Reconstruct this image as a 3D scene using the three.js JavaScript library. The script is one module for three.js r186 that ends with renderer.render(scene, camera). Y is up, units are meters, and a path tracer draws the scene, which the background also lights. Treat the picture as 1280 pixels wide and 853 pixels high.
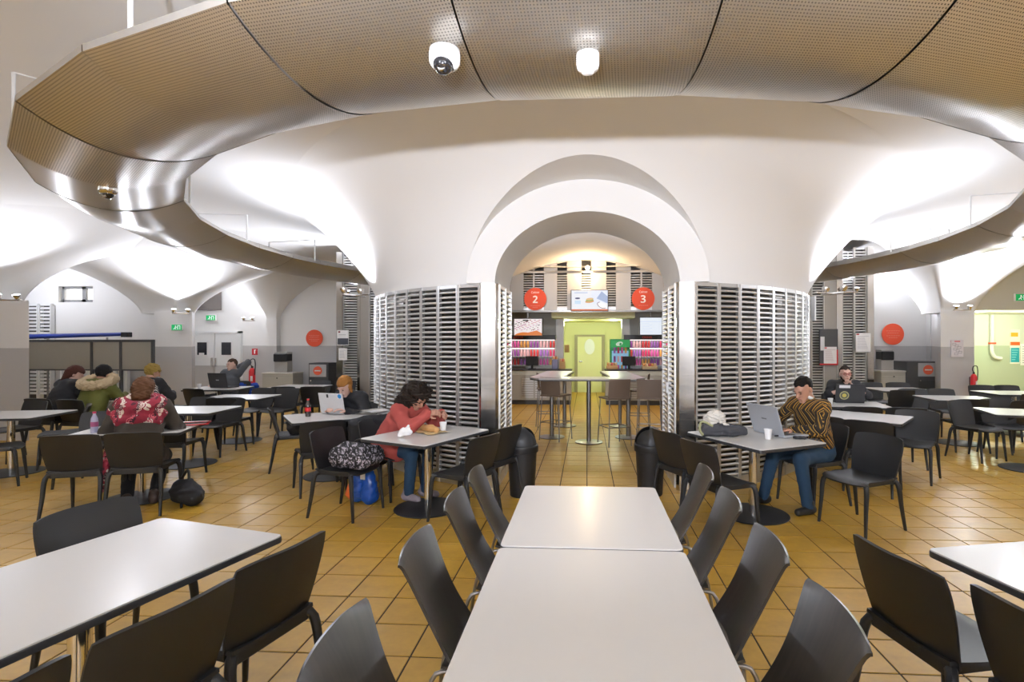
import * as THREE from 'three';
import { RoundedBoxGeometry } from 'three/addons/geometries/RoundedBoxGeometry.js';
import { mergeGeometries, mergeVertices, toCreasedNormals } from 'three/addons/utils/BufferGeometryUtils.js';
import { RectAreaLightUniformsLib } from 'three/addons/lights/RectAreaLightUniformsLib.js';

// ------------------------------------------------------------------ camera, light, exposure
const FOCAL = 660, EYE = 1.65, YAW = Math.atan(39 / FOCAL);
const scene = new THREE.Scene();
const camera = new THREE.PerspectiveCamera(THREE.MathUtils.radToDeg(2 * Math.atan(426.5 / FOCAL)), 1280 / 853, 0.05, 80);
camera.position.set(0, EYE, 0);
camera.rotation.y = YAW;
camera.setViewOffset(1280, 853, -54, -1.5, 1280, 853);          // shift lens
const renderer = new THREE.WebGLRenderer();
renderer.toneMapping = THREE.LinearToneMapping;
renderer.toneMappingExposure = .85;
renderer.shadowMap.enabled = true;
scene.background = new THREE.Color(0x0b0d12);                      // night outside
RectAreaLightUniformsLib.init();
const UP = 95;                                                    // candela of one wall uplight
const WARM = 0xecf1ff, DAY = 0xf4f6ff;

// ------------------------------------------------------------------ helpers
let seed = 7;
const rnd = () => { seed = (seed * 1664525 + 1013904223) >>> 0; return seed / 4294967296; };
const rr = (a, b) => a + (b - a) * rnd();
const V = (x, y, d) => new THREE.Vector3(x, y, -d);               // x right, y up, d depth in front of the camera
const R = a => a * Math.PI / 180;
function ray(px, py) {
  const u = (px - 694) / FOCAL, v = (428 - py) / FOCAL, c = Math.cos(YAW), s = Math.sin(YAW);
  return [u * c - s, v, u * s + c];
}
function atH(px, py, h) { const r = ray(px, py), t = (h - EYE) / r[1]; return [r[0] * t, r[2] * t]; }       // on a level plane
function atD(px, py, d) { const r = ray(px, py), t = d / r[2]; return [r[0] * t, EYE + r[1] * t]; }          // on a frontal wall
const taken = {};
function numbered(n) { taken[n] = (taken[n] ?? -1) + 1; return taken[n] ? n + '_' + String(taken[n]).padStart(3, '0') : n; }
function tag(o, label, category, group, kind) {
  o.userData.label = label; o.userData.category = category;
  if (group) o.userData.group = group;
  if (kind) o.userData.kind = kind;
  return o;
}
function mesh(g, m) { const o = new THREE.Mesh(g, m); o.castShadow = true; o.receiveShadow = true; return o; }
function part(parent, name, g, m, pos, label) {
  const o = mesh(g, m); o.name = name; parent.add(o);
  if (pos) o.position.set(...pos);
  if (label) o.userData.label = label;
  return o;
}
function thing(name, label, category, [x, y, d] = [0, 0, 0], heading = 0, group) {  // forward = local -z
  const o = new THREE.Group(); o.name = numbered(name); scene.add(o);
  o.position.set(x, y, -d); o.rotation.y = -R(heading);
  return tag(o, label, category, group);
}
function solo(name, g, m, label, category, [x, y, d] = [0, 0, 0], heading = 0, group, kind) {
  const o = mesh(g, m); o.name = numbered(name); scene.add(o);
  o.position.set(x, y, -d); o.rotation.y = -R(heading);
  return tag(o, label, category, group, kind);
}
function struct(name, g, m, label, category) { return solo(name, g, m, label, category, [0, 0, 0], 0, null, 'structure'); }
function structGroup(name, label, category) { const o = thing(name, label, category); o.userData.kind = 'structure'; return o; }
const moved = (g, x, y, z, rx = 0, ry = 0, rz = 0) => { const m = new THREE.Matrix4().makeRotationFromEuler(new THREE.Euler(rx, ry, rz)).setPosition(x, y, z); return g.applyMatrix4(m); };
function bx(x0, x1, y0, y1, d0, d1) {                              // world box geometry, uv in metres
  const g = new THREE.BoxGeometry(x1 - x0, y1 - y0, d1 - d0);
  const p = g.attributes.position, n = g.attributes.normal, uv = g.attributes.uv;
  g.translate((x0 + x1) / 2, (y0 + y1) / 2, -(d0 + d1) / 2);
  for (let i = 0; i < p.count; i++) {
    const ax = Math.abs(n.getX(i)), ay = Math.abs(n.getY(i));
    if (ax > .5) uv.setXY(i, p.getZ(i), p.getY(i)); else if (ay > .5) uv.setXY(i, p.getX(i), p.getZ(i)); else uv.setXY(i, p.getX(i), p.getY(i));
  }
  return g;
}
const rbx = (w, h, d, r = .005, s = 2) => new RoundedBoxGeometry(w, h, d, s, Math.min(r, w / 2.01, h / 2.01, d / 2.01));
const cyl = (r0, r1, h, n = 20, open = false) => new THREE.CylinderGeometry(r1, r0, h, n, 1, open);   // r0 bottom
const lathe = (pts, n = 24) => new THREE.LatheGeometry(pts.map(p => new THREE.Vector2(...p)), n);
function tube(pts, r, seg = 24, n = 8, closed = false) { return new THREE.TubeGeometry(new THREE.CatmullRomCurve3(pts.map(p => new THREE.Vector3(...p)), closed), seg, r, n, closed); }
function rod(a, b, r0, r1 = r0, n = 8) {
  const A = new THREE.Vector3(...a), B = new THREE.Vector3(...b), L = A.distanceTo(B);
  const g = new THREE.CylinderGeometry(r1, r0, L, n); g.translate(0, L / 2, 0);
  g.applyQuaternion(new THREE.Quaternion().setFromUnitVectors(new THREE.Vector3(0, 1, 0), B.clone().sub(A).normalize()));
  return g.translate(A.x, A.y, A.z);
}
function merge(list) { return mergeGeometries(list.map(g => { const h = g.index ? g.toNonIndexed() : g; for (const k of Object.keys(h.attributes)) if (!['position', 'normal', 'uv'].includes(k)) h.deleteAttribute(k); return h; })); }
// a curved sheet with thickness: f(u, v) -> [x, y, z], u and v in 0..1
function sheet(f, nu, nv, th) {
  const P = [], N = [];
  const at = (u, v) => new THREE.Vector3(...f(Math.min(1, Math.max(0, u)), Math.min(1, Math.max(0, v))));
  for (let j = 0; j <= nv; j++) for (let i = 0; i <= nu; i++) {
    const u = i / nu, v = j / nv, e = 1e-3;
    const du = at(u + e, v).sub(at(u - e, v)), dv = at(u, v + e).sub(at(u, v - e));
    P.push(at(u, v)); N.push(du.cross(dv).normalize());
  }
  const pos = [], uv = [], idx = [], W = nu + 1, K = P.length;
  for (const s of [1, -1]) for (let k = 0; k < K; k++) { const p = P[k].clone().addScaledVector(N[k], s * th / 2); pos.push(p.x, p.y, p.z); uv.push((k % W) / nu, Math.floor(k / W) / nv); }
  for (let j = 0; j < nv; j++) for (let i = 0; i < nu; i++) {
    const a = j * W + i, b = a + 1, c = a + W, d = c + 1;
    idx.push(a, b, d, a, d, c, K + a, K + d, K + b, K + a, K + c, K + d);
  }
  const rim = [];
  for (let i = 0; i < nu; i++) rim.push([i, i + 1]);
  for (let j = 0; j < nv; j++) rim.push([j * W + nu, (j + 1) * W + nu]);
  for (let i = nu; i > 0; i--) rim.push([nv * W + i, nv * W + i - 1]);
  for (let j = nv; j > 0; j--) rim.push([j * W, (j - 1) * W]);
  for (const [a, b] of rim) { const o = pos.length / 3; for (const k of [a, b, K + a, K + b]) { pos.push(pos[k * 3], pos[k * 3 + 1], pos[k * 3 + 2]); uv.push(uv[k * 2], uv[k * 2 + 1]); } idx.push(o, o + 2, o + 1, o + 1, o + 2, o + 3); }
  const g = new THREE.BufferGeometry();
  g.setAttribute('position', new THREE.Float32BufferAttribute(pos, 3)); g.setAttribute('uv', new THREE.Float32BufferAttribute(uv, 2)); g.setIndex(idx);
  g.computeVertexNormals(); return g;
}
// open parametric surface
function surf(f, nu, nv) {
  const pos = [], uv = [], idx = [], W = nu + 1;
  for (let j = 0; j <= nv; j++) for (let i = 0; i <= nu; i++) { const p = f(i / nu, j / nv); pos.push(p[0], p[1], p[2]); uv.push(p[3] ?? i / nu, p[4] ?? j / nv); }
  for (let j = 0; j < nv; j++) for (let i = 0; i < nu; i++) { const a = j * W + i; idx.push(a, a + 1, a + W + 1, a, a + W + 1, a + W); }
  const g = new THREE.BufferGeometry();
  g.setAttribute('position', new THREE.Float32BufferAttribute(pos, 3)); g.setAttribute('uv', new THREE.Float32BufferAttribute(uv, 2)); g.setIndex(idx);
  g.computeVertexNormals(); return g;
}
function prism(pts, y0, y1, bevel = 0) {                           // plan polygon [x, d] -> solid between y0 and y1
  const s = new THREE.Shape(pts.map(p => new THREE.Vector2(p[0], p[1])));
  const g = new THREE.ExtrudeGeometry(s, { depth: y1 - y0 - 2 * bevel, bevelEnabled: bevel > 0, bevelSize: bevel, bevelThickness: bevel, bevelSegments: 2, curveSegments: 8 });
  g.rotateX(-Math.PI / 2); return g.translate(0, y0 + bevel, 0);
}
function rrect(w, h, r) {
  const s = new THREE.Shape(), x = -w / 2, y = -h / 2;
  s.moveTo(x + r, y); s.lineTo(x + w - r, y); s.quadraticCurveTo(x + w, y, x + w, y + r); s.lineTo(x + w, y + h - r); s.quadraticCurveTo(x + w, y + h, x + w - r, y + h);
  s.lineTo(x + r, y + h); s.quadraticCurveTo(x, y + h, x, y + h - r); s.lineTo(x, y + r); s.quadraticCurveTo(x, y, x + r, y); return s;
}

// ------------------------------------------------------------------ textures
function hash(x, y) { let h = (x * 374761393 + y * 668265263) | 0; h = Math.imul(h ^ (h >>> 13), 1274126177); return ((h ^ (h >>> 16)) >>> 0) / 4294967296; }
function vnoise(x, y, per) {
  const xi = Math.floor(x), yi = Math.floor(y), fx = x - xi, fy = y - yi, m = v => ((v % per) + per) % per;
  const sx = fx * fx * (3 - 2 * fx), sy = fy * fy * (3 - 2 * fy);
  const a = hash(m(xi), m(yi)), b = hash(m(xi + 1), m(yi)), c = hash(m(xi), m(yi + 1)), d = hash(m(xi + 1), m(yi + 1));
  return a + (b - a) * sx + (c - a) * sy + (a - b - c + d) * sx * sy;
}
function fbm(u, v, f, o = 4) { let s = 0, a = .5, n = 0; for (let i = 0; i < o; i++) { s += a * vnoise(u * f, v * f, f); n += a; a *= .5; f *= 2; } return s / n; }
function dataTex(n, fn, srgb = true, rep = [1, 1]) {
  const d = new Uint8Array(n * n * 4);
  for (let y = 0; y < n; y++) for (let x = 0; x < n; x++) { const c = fn(x / n, y / n), k = (y * n + x) * 4; d[k] = c[0]; d[k + 1] = c[1]; d[k + 2] = c[2]; d[k + 3] = 255; }
  const t = new THREE.DataTexture(d, n, n); t.wrapS = t.wrapT = THREE.RepeatWrapping; t.magFilter = THREE.LinearFilter; t.minFilter = THREE.LinearMipmapLinearFilter; t.generateMipmaps = true;
  if (srgb) t.colorSpace = THREE.SRGBColorSpace;
  t.repeat.set(...rep); t.needsUpdate = true; return t;
}
function canvasTex(w, h, draw) {
  const c = document.createElement('canvas'); c.width = w; c.height = h; draw(c.getContext('2d'), w, h);
  const t = new THREE.CanvasTexture(c); t.colorSpace = THREE.SRGBColorSpace; return t;
}
const grey = v => [v, v, v];
const plasterBump = dataTex(256, (u, v) => grey(110 + 110 * fbm(u, v, 8, 5)), false, [.5, .5]);
const brushed = dataTex(256, (u, v) => grey(120 + 100 * (vnoise(u * 4, v * 128, 128) * .6 + vnoise(u * 16, v * 64, 64) * .4 - .5)), false, [1, 2]);
const woodMap = dataTex(256, (u, v) => { const n = vnoise(u * 48 + 3 * fbm(u, v, 4), v * 3, 256) * .6 + fbm(u, v, 16) * .4; return [30 + 24 * n, 27 + 21 * n, 24 + 18 * n]; });
const clothBump = dataTex(128, (u, v) => grey(128 + 60 * Math.sin(u * 402) * Math.sin(v * 402) + 40 * (hash(u * 128 | 0, v * 128 | 0) - .5)), false, [6, 6]);
const perfMap = dataTex(128, (u, v) => {                            // eight by eight punched holes, their dark inside painted as dots
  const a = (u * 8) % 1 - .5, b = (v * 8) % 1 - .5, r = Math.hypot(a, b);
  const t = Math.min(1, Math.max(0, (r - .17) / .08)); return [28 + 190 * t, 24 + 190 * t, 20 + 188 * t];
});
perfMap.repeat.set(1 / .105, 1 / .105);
const perfMetal = dataTex(128, (u, v) => { const r = Math.hypot((u * 8) % 1 - .5, (v * 8) % 1 - .5); return grey(r < .2 ? 0 : 255); }, false, [1 / .105, 1 / .105]);

// ------------------------------------------------------------------ materials
const lin = (r, g, b) => new THREE.Color().setRGB(r, g, b);
const std = (color, roughness = .6, extra = {}) => new THREE.MeshStandardMaterial({ color, roughness, ...extra });
const phy = (color, roughness, extra) => new THREE.MeshPhysicalMaterial({ color, roughness, ...extra });
const M = {
  plaster: std(lin(.83, .815, .79), .9, { bumpMap: plasterBump, bumpScale: .004, side: THREE.DoubleSide }),
  dado: std(lin(.5, .485, .475), .75, { bumpMap: plasterBump, bumpScale: .003 }),
  steel: std(lin(.60, .58, .55), .3, { metalness: 1, roughnessMap: brushed }),
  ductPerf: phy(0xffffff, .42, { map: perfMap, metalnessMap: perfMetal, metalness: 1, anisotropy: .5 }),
  duct: phy(lin(.66, .64, .61), .38, { metalness: 1, anisotropy: .5 }),
  slat: std(lin(.62, .61, .59), .38, { metalness: .85 }),
  frieze: std(lin(.36, .335, .30), .45, { metalness: .6 }),
  dark: std(lin(.012, .012, .013), .8),
  gapShade: std(lin(.1, .092, .085), .9),  // dark tone put in for the shade of the hollow behind the louvres
  foot: std(lin(.018, .018, .019), .45),
  black: std(lin(.012, .012, .013), .45, { bumpMap: clothBump, bumpScale: .0003 }),
  chair: std(lin(.012, .0125, .0135), .46, { bumpMap: plasterBump, bumpScale: .0004 }),
  wood: phy(0xffffff, .32, { map: woodMap, clearcoat: .35, clearcoatRoughness: .3 }),
  chrome: std(lin(.75, .74, .72), .12, { metalness: 1 }),
  greyTube: std(lin(.30, .29, .28), .3, { metalness: .9 }),
  laminate: phy(lin(.66, .645, .62), .34, { clearcoat: .25, clearcoatRoughness: .2 }),
  barTop: phy(lin(.5, .47, .44), .28, { clearcoat: .4, clearcoatRoughness: .15 }),
  stool: std(lin(.19, .135, .095), .5),
  edge: std(lin(.03, .03, .031), .5),
  grout: std(lin(.045, .03, .014), .9),
  white: std(lin(.8, .8, .79), .5),
  paper: std(lin(.82, .81, .8), .8),
  red: std(lin(.62, .02, .025), .35),
  lid: std(lin(.42, .4, .37), .55, { metalness: .3 }),
  orange: std(lin(.75, .115, .045), .6),
  yellowWall: std(lin(.72, .72, .42), .8),
  greenWall: std(lin(.74, .76, .66), .8),
  beige: std(lin(.42, .40, .34), .55),
  darkGrey: std(lin(.06, .06, .06), .5),
  glass: phy(0xffffff, .05, { transmission: 1, thickness: 0, ior: 1.5 }),
  lamp: std(0xffffff, .4, { emissive: new THREE.Color(WARM), emissiveIntensity: 6 }),
  skin: std(lin(.52, .29, .2), .5), skinPale: std(lin(.62, .39, .31), .5),
};
// ------------------------------------------------------------------ the floor: tiles of 30 cm with 1 cm joints
{
  const fl = structGroup('floor', 'ochre yellow glazed tile floor with dark joints', 'floor');
  part(fl, 'grout_bed', bx(-16.5, 14, -.2, -.004, -7, 19), M.grout);
  const P = .31, X0 = .007, D0 = 3.031 - 40 * P, vis = [], rest = [];
  const tints = [];
  for (let k = 0; k < 6; k++) {
    const t = dataTex(64, (u, v) => { const n = fbm(u + k * .17, v + k * .31, 4, 4), q = fbm(u + .5, v + k * .13, 16, 2); const b = .93 + .1 * n + .04 * q; return [Math.min(255, (190 + k * 1.6) * b), Math.min(255, (149 + k * 1.3) * b), (51 + k) * b]; });
    tints.push(phy(0xffffff, .4, { map: t, clearcoat: .2, clearcoatRoughness: .25 }));
  }
  const one = new THREE.BoxGeometry(.299, .012, .299); one.translate(0, -.006, 0);
  const bev = new RoundedBoxGeometry(.3, .012, .3, 1, .0025); bev.translate(0, -.006, 0);
  for (let i = -50; i < 44; i++) for (let j = 18; j < 92; j++) {
    const x = X0 + (i + .5) * P, d = D0 + (j + .5) * P;
    const c = Math.cos(YAW), s = Math.sin(YAW), u = x * c + d * s, w = -x * s + d * c;
    const px = 694 + FOCAL * u / w, inView = w > 2.2 && px > -60 && px < 1340;
    (inView && w < 8 ? vis : rest).push([x, d, w]);
  }
  vis.sort((a, b) => a[2] - b[2]);
  vis.forEach(([x, d], k) => { if (k >= 300) { rest.push([x, d]); return; } const o = part(fl, 'tile', bev, tints[(hash(Math.round(x * 100), Math.round(d * 100)) * 6) | 0], [x, (hash(k, 3) - .5) * .0012, -d]); });
  const far = rest.map(([x, d]) => {                                  // the far tiles are one part; each keeps its own glaze tone
    const g = one.clone(), k = hash(Math.round(x * 100), Math.round(d * 100)), c = new Float32Array(72); g.translate(x, 0, -d);
    for (let i = 0; i < 24; i++) { c[i * 3] = .95 + .05 * k; c[i * 3 + 1] = .94 + .06 * ((k * 7) % 1); c[i * 3 + 2] = .9 + .1 * ((k * 13) % 1); }
    g.setAttribute('color', new THREE.BufferAttribute(c, 3)); return g;
  });
  const fm = tints[2].clone(); fm.vertexColors = true;
  part(fl, 'far_tiles', mergeGeometries(far), fm).userData.kind = 'stuff';
}
// ------------------------------------------------------------------ the drum with its flaring vault
const DC = 9.17, DR = 3.48, CT = 2.32;                               // drum centre depth, radius, height of the cladding
const sstep = (a, b, x) => { const t = Math.min(1, Math.max(0, (x - a) / (b - a))); return t * t * (3 - 2 * t); };
const pol = (r, phi) => [r * Math.sin(phi), DC - r * Math.cos(phi)];
{
  const rim = phi => { const a = Math.abs(phi) * 180 / Math.PI, t = sstep(8, 62, a); return { r: 5.12 - .5 * t, y: 3.7 - .09 * t, n: 2.5 - 1.28 * sstep(12, 55, a) }; };
  const R0 = DR - .03, HW = 1.36, RISE = 1.16, FACE = 5.93, IN = 7.08;
  const pt = (t, phi) => { const q = rim(phi), e = 2 / q.n; return [R0 + (q.r - R0) * (1 - Math.pow(Math.max(0, Math.cos(t)), e)), CT + (q.y - CT) * Math.pow(Math.sin(t), e)]; };
  const lun = x => Math.abs(x) < HW ? CT + RISE * Math.sqrt(1 - x * x / HW / HW) : CT;
  const start = phi => { if (pt(0, phi)[0] * Math.abs(Math.sin(phi)) > HW) return 0; let lo = 0, hi = 1.5; for (let k = 0; k < 30; k++) { const m = (lo + hi) / 2, [r, y] = pt(m, phi); (y < lun(r * Math.sin(phi)) ? lo = m : hi = m); } return lo; };
  const A = R(122), lim = Math.asin(HW / R0), phis = [];
  for (let k = 0; k <= 48; k++) phis.push(-A + (A - lim) * k / 48);
  for (let k = 1; k < 90; k++) phis.push(-lim * Math.cos(Math.PI * k / 90));
  for (let k = 0; k <= 48; k++) phis.push(lim + (A - lim) * k / 48);
  const NP = phis.length - 1, NS = 30, geo = [];
  geo.push(surf((u, v) => { const phi = phis[Math.round(u * NP)], t0 = start(phi), t = t0 + (Math.PI / 2 - t0) * v, [r, y] = pt(t, phi), [x, d] = pol(r, phi); return [x, y, -d, phi * 3.5, r]; }, NP, NS));
  const groin = (x, y) => {                                          // depth of the flare at x, y
    let r = 4; for (let k = 0; k < 40; k++) { const phi = Math.asin(x / r); let lo = 0, hi = 1.57; for (let j = 0; j < 30; j++) { const m = (lo + hi) / 2; pt(m, phi)[1] < y ? lo = m : hi = m; } r = .5 * r + .5 * pt(lo, phi)[0]; }
    return DC - Math.sqrt(r * r - x * x);
  };
  geo.push(surf((u, v) => { const a = Math.PI * (1 - u), x = HW * Math.cos(a), y = CT + RISE * Math.sin(a), g0 = Math.min(FACE, groin(x, y)), d = g0 + (FACE - g0) * v; return [x, y, -d, a * 1.3, d]; }, 64, 8));
  const hw = 1.035, rise = .8;
  geo.push(surf((u, v) => { const a = Math.PI * (1 - u), k = v, X = hw + (HW - hw) * k, Y = rise + (RISE - rise) * k; return [X * Math.cos(a), CT + Y * Math.sin(a), -FACE, X * Math.cos(a), Y * Math.sin(a)]; }, 64, 4));
  geo.push(surf((u, v) => { const a = Math.PI * (1 - u), d = FACE + (IN - FACE) * v; return [hw * Math.cos(a), CT + rise * Math.sin(a), -d, a, d]; }, 64, 6));
  geo.push(surf((u, v) => { const a = Math.PI * (1 - u), X = hw + 1.4 * v, Y = rise + .8 * v; return [X * Math.cos(a), CT + Y * Math.sin(a), -IN, X * Math.cos(a), Y * Math.sin(a)]; }, 64, 4));
  struct('ceiling_drum_vault', mergeGeometries(geo), M.plaster, 'white plaster vault flaring up from the round drum, with an arched opening', 'vault');
}
// the two clad piers of the drum
for (const s of [-1, 1]) {
  const w = s < 0 ? 'left' : 'right', other = s < 0 ? 'the red-coated woman' : 'the man in the patterned sweater';
  const g = structGroup('wall_drum_' + w, 'curved pier of steel louvre panels behind ' + other, 'wall');
  const pts = [[1.22, 6.2]];
  for (let a = 22; a <= 118; a += 3) pts.push(pol(3.05, R(a)));
  for (let a = 118; a >= 27; a -= 3) pts.push(pol(2.32, R(a)));
  pts.push([1.22, 7.0]);
  part(g, 'core', prism(pts.map(p => [p[0] * s, p[1]]), 0, CT - .02), M.gapShade);
  const PITCH = .058, ROWS = 37, Y0 = .14;
  const slatG = W => { const c = new THREE.CylinderGeometry(.0205, .0205, W, 7, 1, true, -.45, Math.PI + .9); c.rotateZ(Math.PI / 2); c.scale(1, 1, 1.05); return c; };
  const sg = slatG(.262);
  function panel(W, label, slats, geo) {                             // local: front = +z
    const p = new THREE.Group(); p.name = 'louvre_panel'; g.add(p); if (label) p.userData.label = label;
    const fr = [];
    for (const e of [-1, 1]) fr.push(new THREE.BoxGeometry(.023, CT - .01, .045).translate(e * (W / 2 - .0125), CT / 2, .007));
    fr.push(new THREE.BoxGeometry(W - .004, .04, .045).translate(0, CT - .025, 0), new THREE.BoxGeometry(W - .004, .12, .045).translate(0, .06, 0));
    part(p, 'panel_frame', merge(fr), M.slat);
    if (slats) for (let k = 0; k < ROWS; k++) part(p, 'slat', geo, M.slat, [0, Y0 + k * PITCH, 0]);
    p.userData.rows = slats ? null : geo; return p;
  }
  for (let k = 0; k < 13; k++) {
    const a = R(20.2 + 2.52 + 5.04 * k), [x, d] = pol(DR - .025, a);
    const p = panel(.305, null, k < 7, sg); p.position.set(s * x, 0, -d); p.rotation.y = s * a;
  }
  // the reveal of the opening: two narrower panels
  const rg = slatG(.42);
  for (let k = 0; k < 2; k++) { const p = panel(.47, null, k === 0, rg); p.position.set(s * 1.02, 0, -(6.27 + k * .475)); p.rotation.y = -s * Math.PI / 2; }
  const rest = [];                                                    // slats of the panels seen edge-on or hidden: one part
  for (const p of g.children) if (p.userData.rows) { p.updateMatrix(); for (let k = 0; k < ROWS; k++) rest.push(p.userData.rows.clone().translate(0, Y0 + k * PITCH, .004).applyMatrix4(p.matrix)); }
  for (const p of g.children) delete p.userData.rows;
  part(g, 'slats', mergeGeometries(rest), M.slat).userData.kind = 'stuff';
  const cp = [[1.0, 6.03], [1.0, 5.955], [1.03, 5.935], [1.185, 5.885], [1.205, 5.895], [1.215, 5.93], [1.08, 6.03]];
  part(g, 'corner_plate', prism(cp.map(p => [p[0] * s, p[1]]), 0, CT), M.steel, null, 'plain brushed steel plate');
}
// a white push switch box on the right reveal
solo('switch_box', rbx(.03, .13, .1, .01), M.white, 'white switch box on the louvred reveal of the right pier', 'switch', [.97, 1.1, 6.45]);

// ------------------------------------------------------------------ ceiling and fans
const rimAt = phi => { const t = sstep(8, 62, Math.abs(phi) * 180 / Math.PI); return { r: 5.12 - .5 * t, y: 3.7 - .09 * t }; };
const crown = (x, d) => { const q = rimAt(Math.atan2(x, DC - d)), r = Math.hypot(x, d - DC); return q.y - .012 + .32 * Math.sin(Math.PI * Math.min(1, Math.max(0, (r - q.r + .03) / 4.2))); };
{
  const g = surf((u, v) => {                                         // rings round the drum, from the rim of its flare outwards
    const phi = (u * 2 - 1) * Math.PI, q = rimAt(phi), r = q.r - .03 + 16 * v * v, [x, d] = pol(r, phi);
    return [x, q.y - .012 + .32 * Math.sin(Math.PI * Math.min(1, Math.max(0, (r - q.r + .03) / 4.2))), -d, x, d];
  }, 160, 60);
  struct('ceiling', g, M.plaster, 'white plaster vault of the hall running round the drum', 'ceiling');
  struct('ceiling_upper', bx(-16.5, 14, 4.3, 4.5, -7, 19), M.plaster, 'masonry above the white vaults', 'ceiling');
}
// fans: pier with grey dado, white shaft and a flaring vault
function fan(side, label, x, d, hw, r0, R1, top, n = 1.7, y0 = 2.3, hd = hw, poly) {
  const g = structGroup('wall_' + side, label, 'pier');
  part(g, 'dado', poly ? prism(poly, 0, 1.55) : bx(x - hw, x + hw, 0, 1.55, d - hd, d + hd), M.dado, null, 'grey painted lower part');
  part(g, 'shaft', poly ? prism(poly, 1.55, y0 + .05) : bx(x - hw, x + hw, 1.55, y0 + .05, d - hd, d + hd), M.plaster);
  part(g, 'vault', surf((u, v) => {
    const a = u * Math.PI * 2, t = v * Math.PI / 2, e = 2 / n, c = Math.cos(a), s = Math.sin(a);
    const q = 1 - v * v, m = 1 / Math.max(Math.abs(c) / hw * r0, Math.abs(s) / hd * r0), sq = (Math.pow(Math.max(Math.abs(c), Math.abs(s)), -1) - 1) * q + 1;
    const r = r0 * sq + (R1 - r0) * (1 - Math.pow(Math.max(0, Math.cos(t)), e)), X = x + r * c, Dd = d + r * s * (1 + (hd / hw - 1) * q), y = y0 + (crown(X, Dd) + .012 - y0) * Math.pow(Math.sin(t), e);   // runs out into the crown of the hall vault
    return [X, y, -Dd, a * 1.5, y];
  }, 72, 22), M.plaster);
  return g;
}
fan('left_pier', 'broad pier with grey dado left of the glazed screen', -11.3, 8.75, .9, .9, 3.6, 3.86, 1.6, 2.3, .4, [[-15.9, 8.3], [-9.31, 8.3], [-10.3, 9.15], [-15.9, 9.15]]);
fan('left_corner_pier', 'white pier with grey dado between screen and double door', -9.76, 11.8, .4, .4, 3.3, 3.8, 1.5, 2.3, .3, [[-9.77, 11.4], [-8.88, 11.4], [-9.55, 12.35], [-10.2, 12.35]]);
fan('left_rear_pier', 'slim white pier between double door and grey service cabinets', -8.6, 14.1, .14, .14, 2.1, 3.8, 1.5);
fan('right_pier', 'white pier carrying a notice beside the green-lit passage', 8.12, 12.4, .35, .35, 2.1, 3.75, 1.45, 2.3, .35, [[7.72, 12.0], [8.42, 12.0], [9.27, 13.22], [9.05, 14.16], [8.86, 14.16]]);
fan('right_rear_pier', 'wall pier behind the right notice pier', 8.86, 14.1, .12, .12, 2.3, 3.8, 1.5);
fan('right_front_pier', 'broad pier beyond the right edge', 11.6, 9.0, .9, .9, 3.0, 3.86, 1.6);
fan('left_front_pier', 'pier beyond the left foreground', -9.2, 1.8, .7, .7, 3.0, 3.8, 1.6);
fan('right_near_pier', 'pier beyond the right foreground', 9.2, 1.8, .7, .7, 3.0, 3.8, 1.6);
fan('rear_left_pier', 'pier in the rear of the hall', -4.6, -3.4, .7, .7, 3.0, 3.75, 1.6);
fan('rear_right_pier', 'pier in the rear of the hall on the other side', 4.6, -3.4, .7, .7, 3.0, 3.75, 1.6);

// ------------------------------------------------------------------ outer walls
function wall(side, label, x0, x1, d0, d1, top = 4.3, split = 1.55) {
  const g = structGroup('wall_' + side, label, 'wall');
  part(g, 'dado', bx(x0, x1, 0, split, d0, d1), M.dado, null, 'grey painted lower part');
  part(g, 'upper_wall', bx(x0, x1, split, top, d0, d1), M.plaster);
  return g;
}
wall('rear', 'white wall with grey dado at the rear of the hall', -16.5, 14, -7, -6.5);
wall('left', 'far left side wall of the hall', -16.5, -16, -6.5, 12.3);
wall('right', 'far right side wall of the hall', 13.5, 14, -6.5, 19);
wall('left_return', 'white wall with grey dado beside the double door', -11.9, -11.6, 12.2, 15);
wall('door', 'white wall around the double door', -11.9, -8.4, 14.6, 15.0);
wall('left_back', 'white wall with grey dado behind the left cabinets', -8.65, -4.6, 14.15, 14.5);
wall('right_back', 'white wall with grey dado behind the right cabinets', 4.6, 9.0, 14.15, 14.5);
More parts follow.
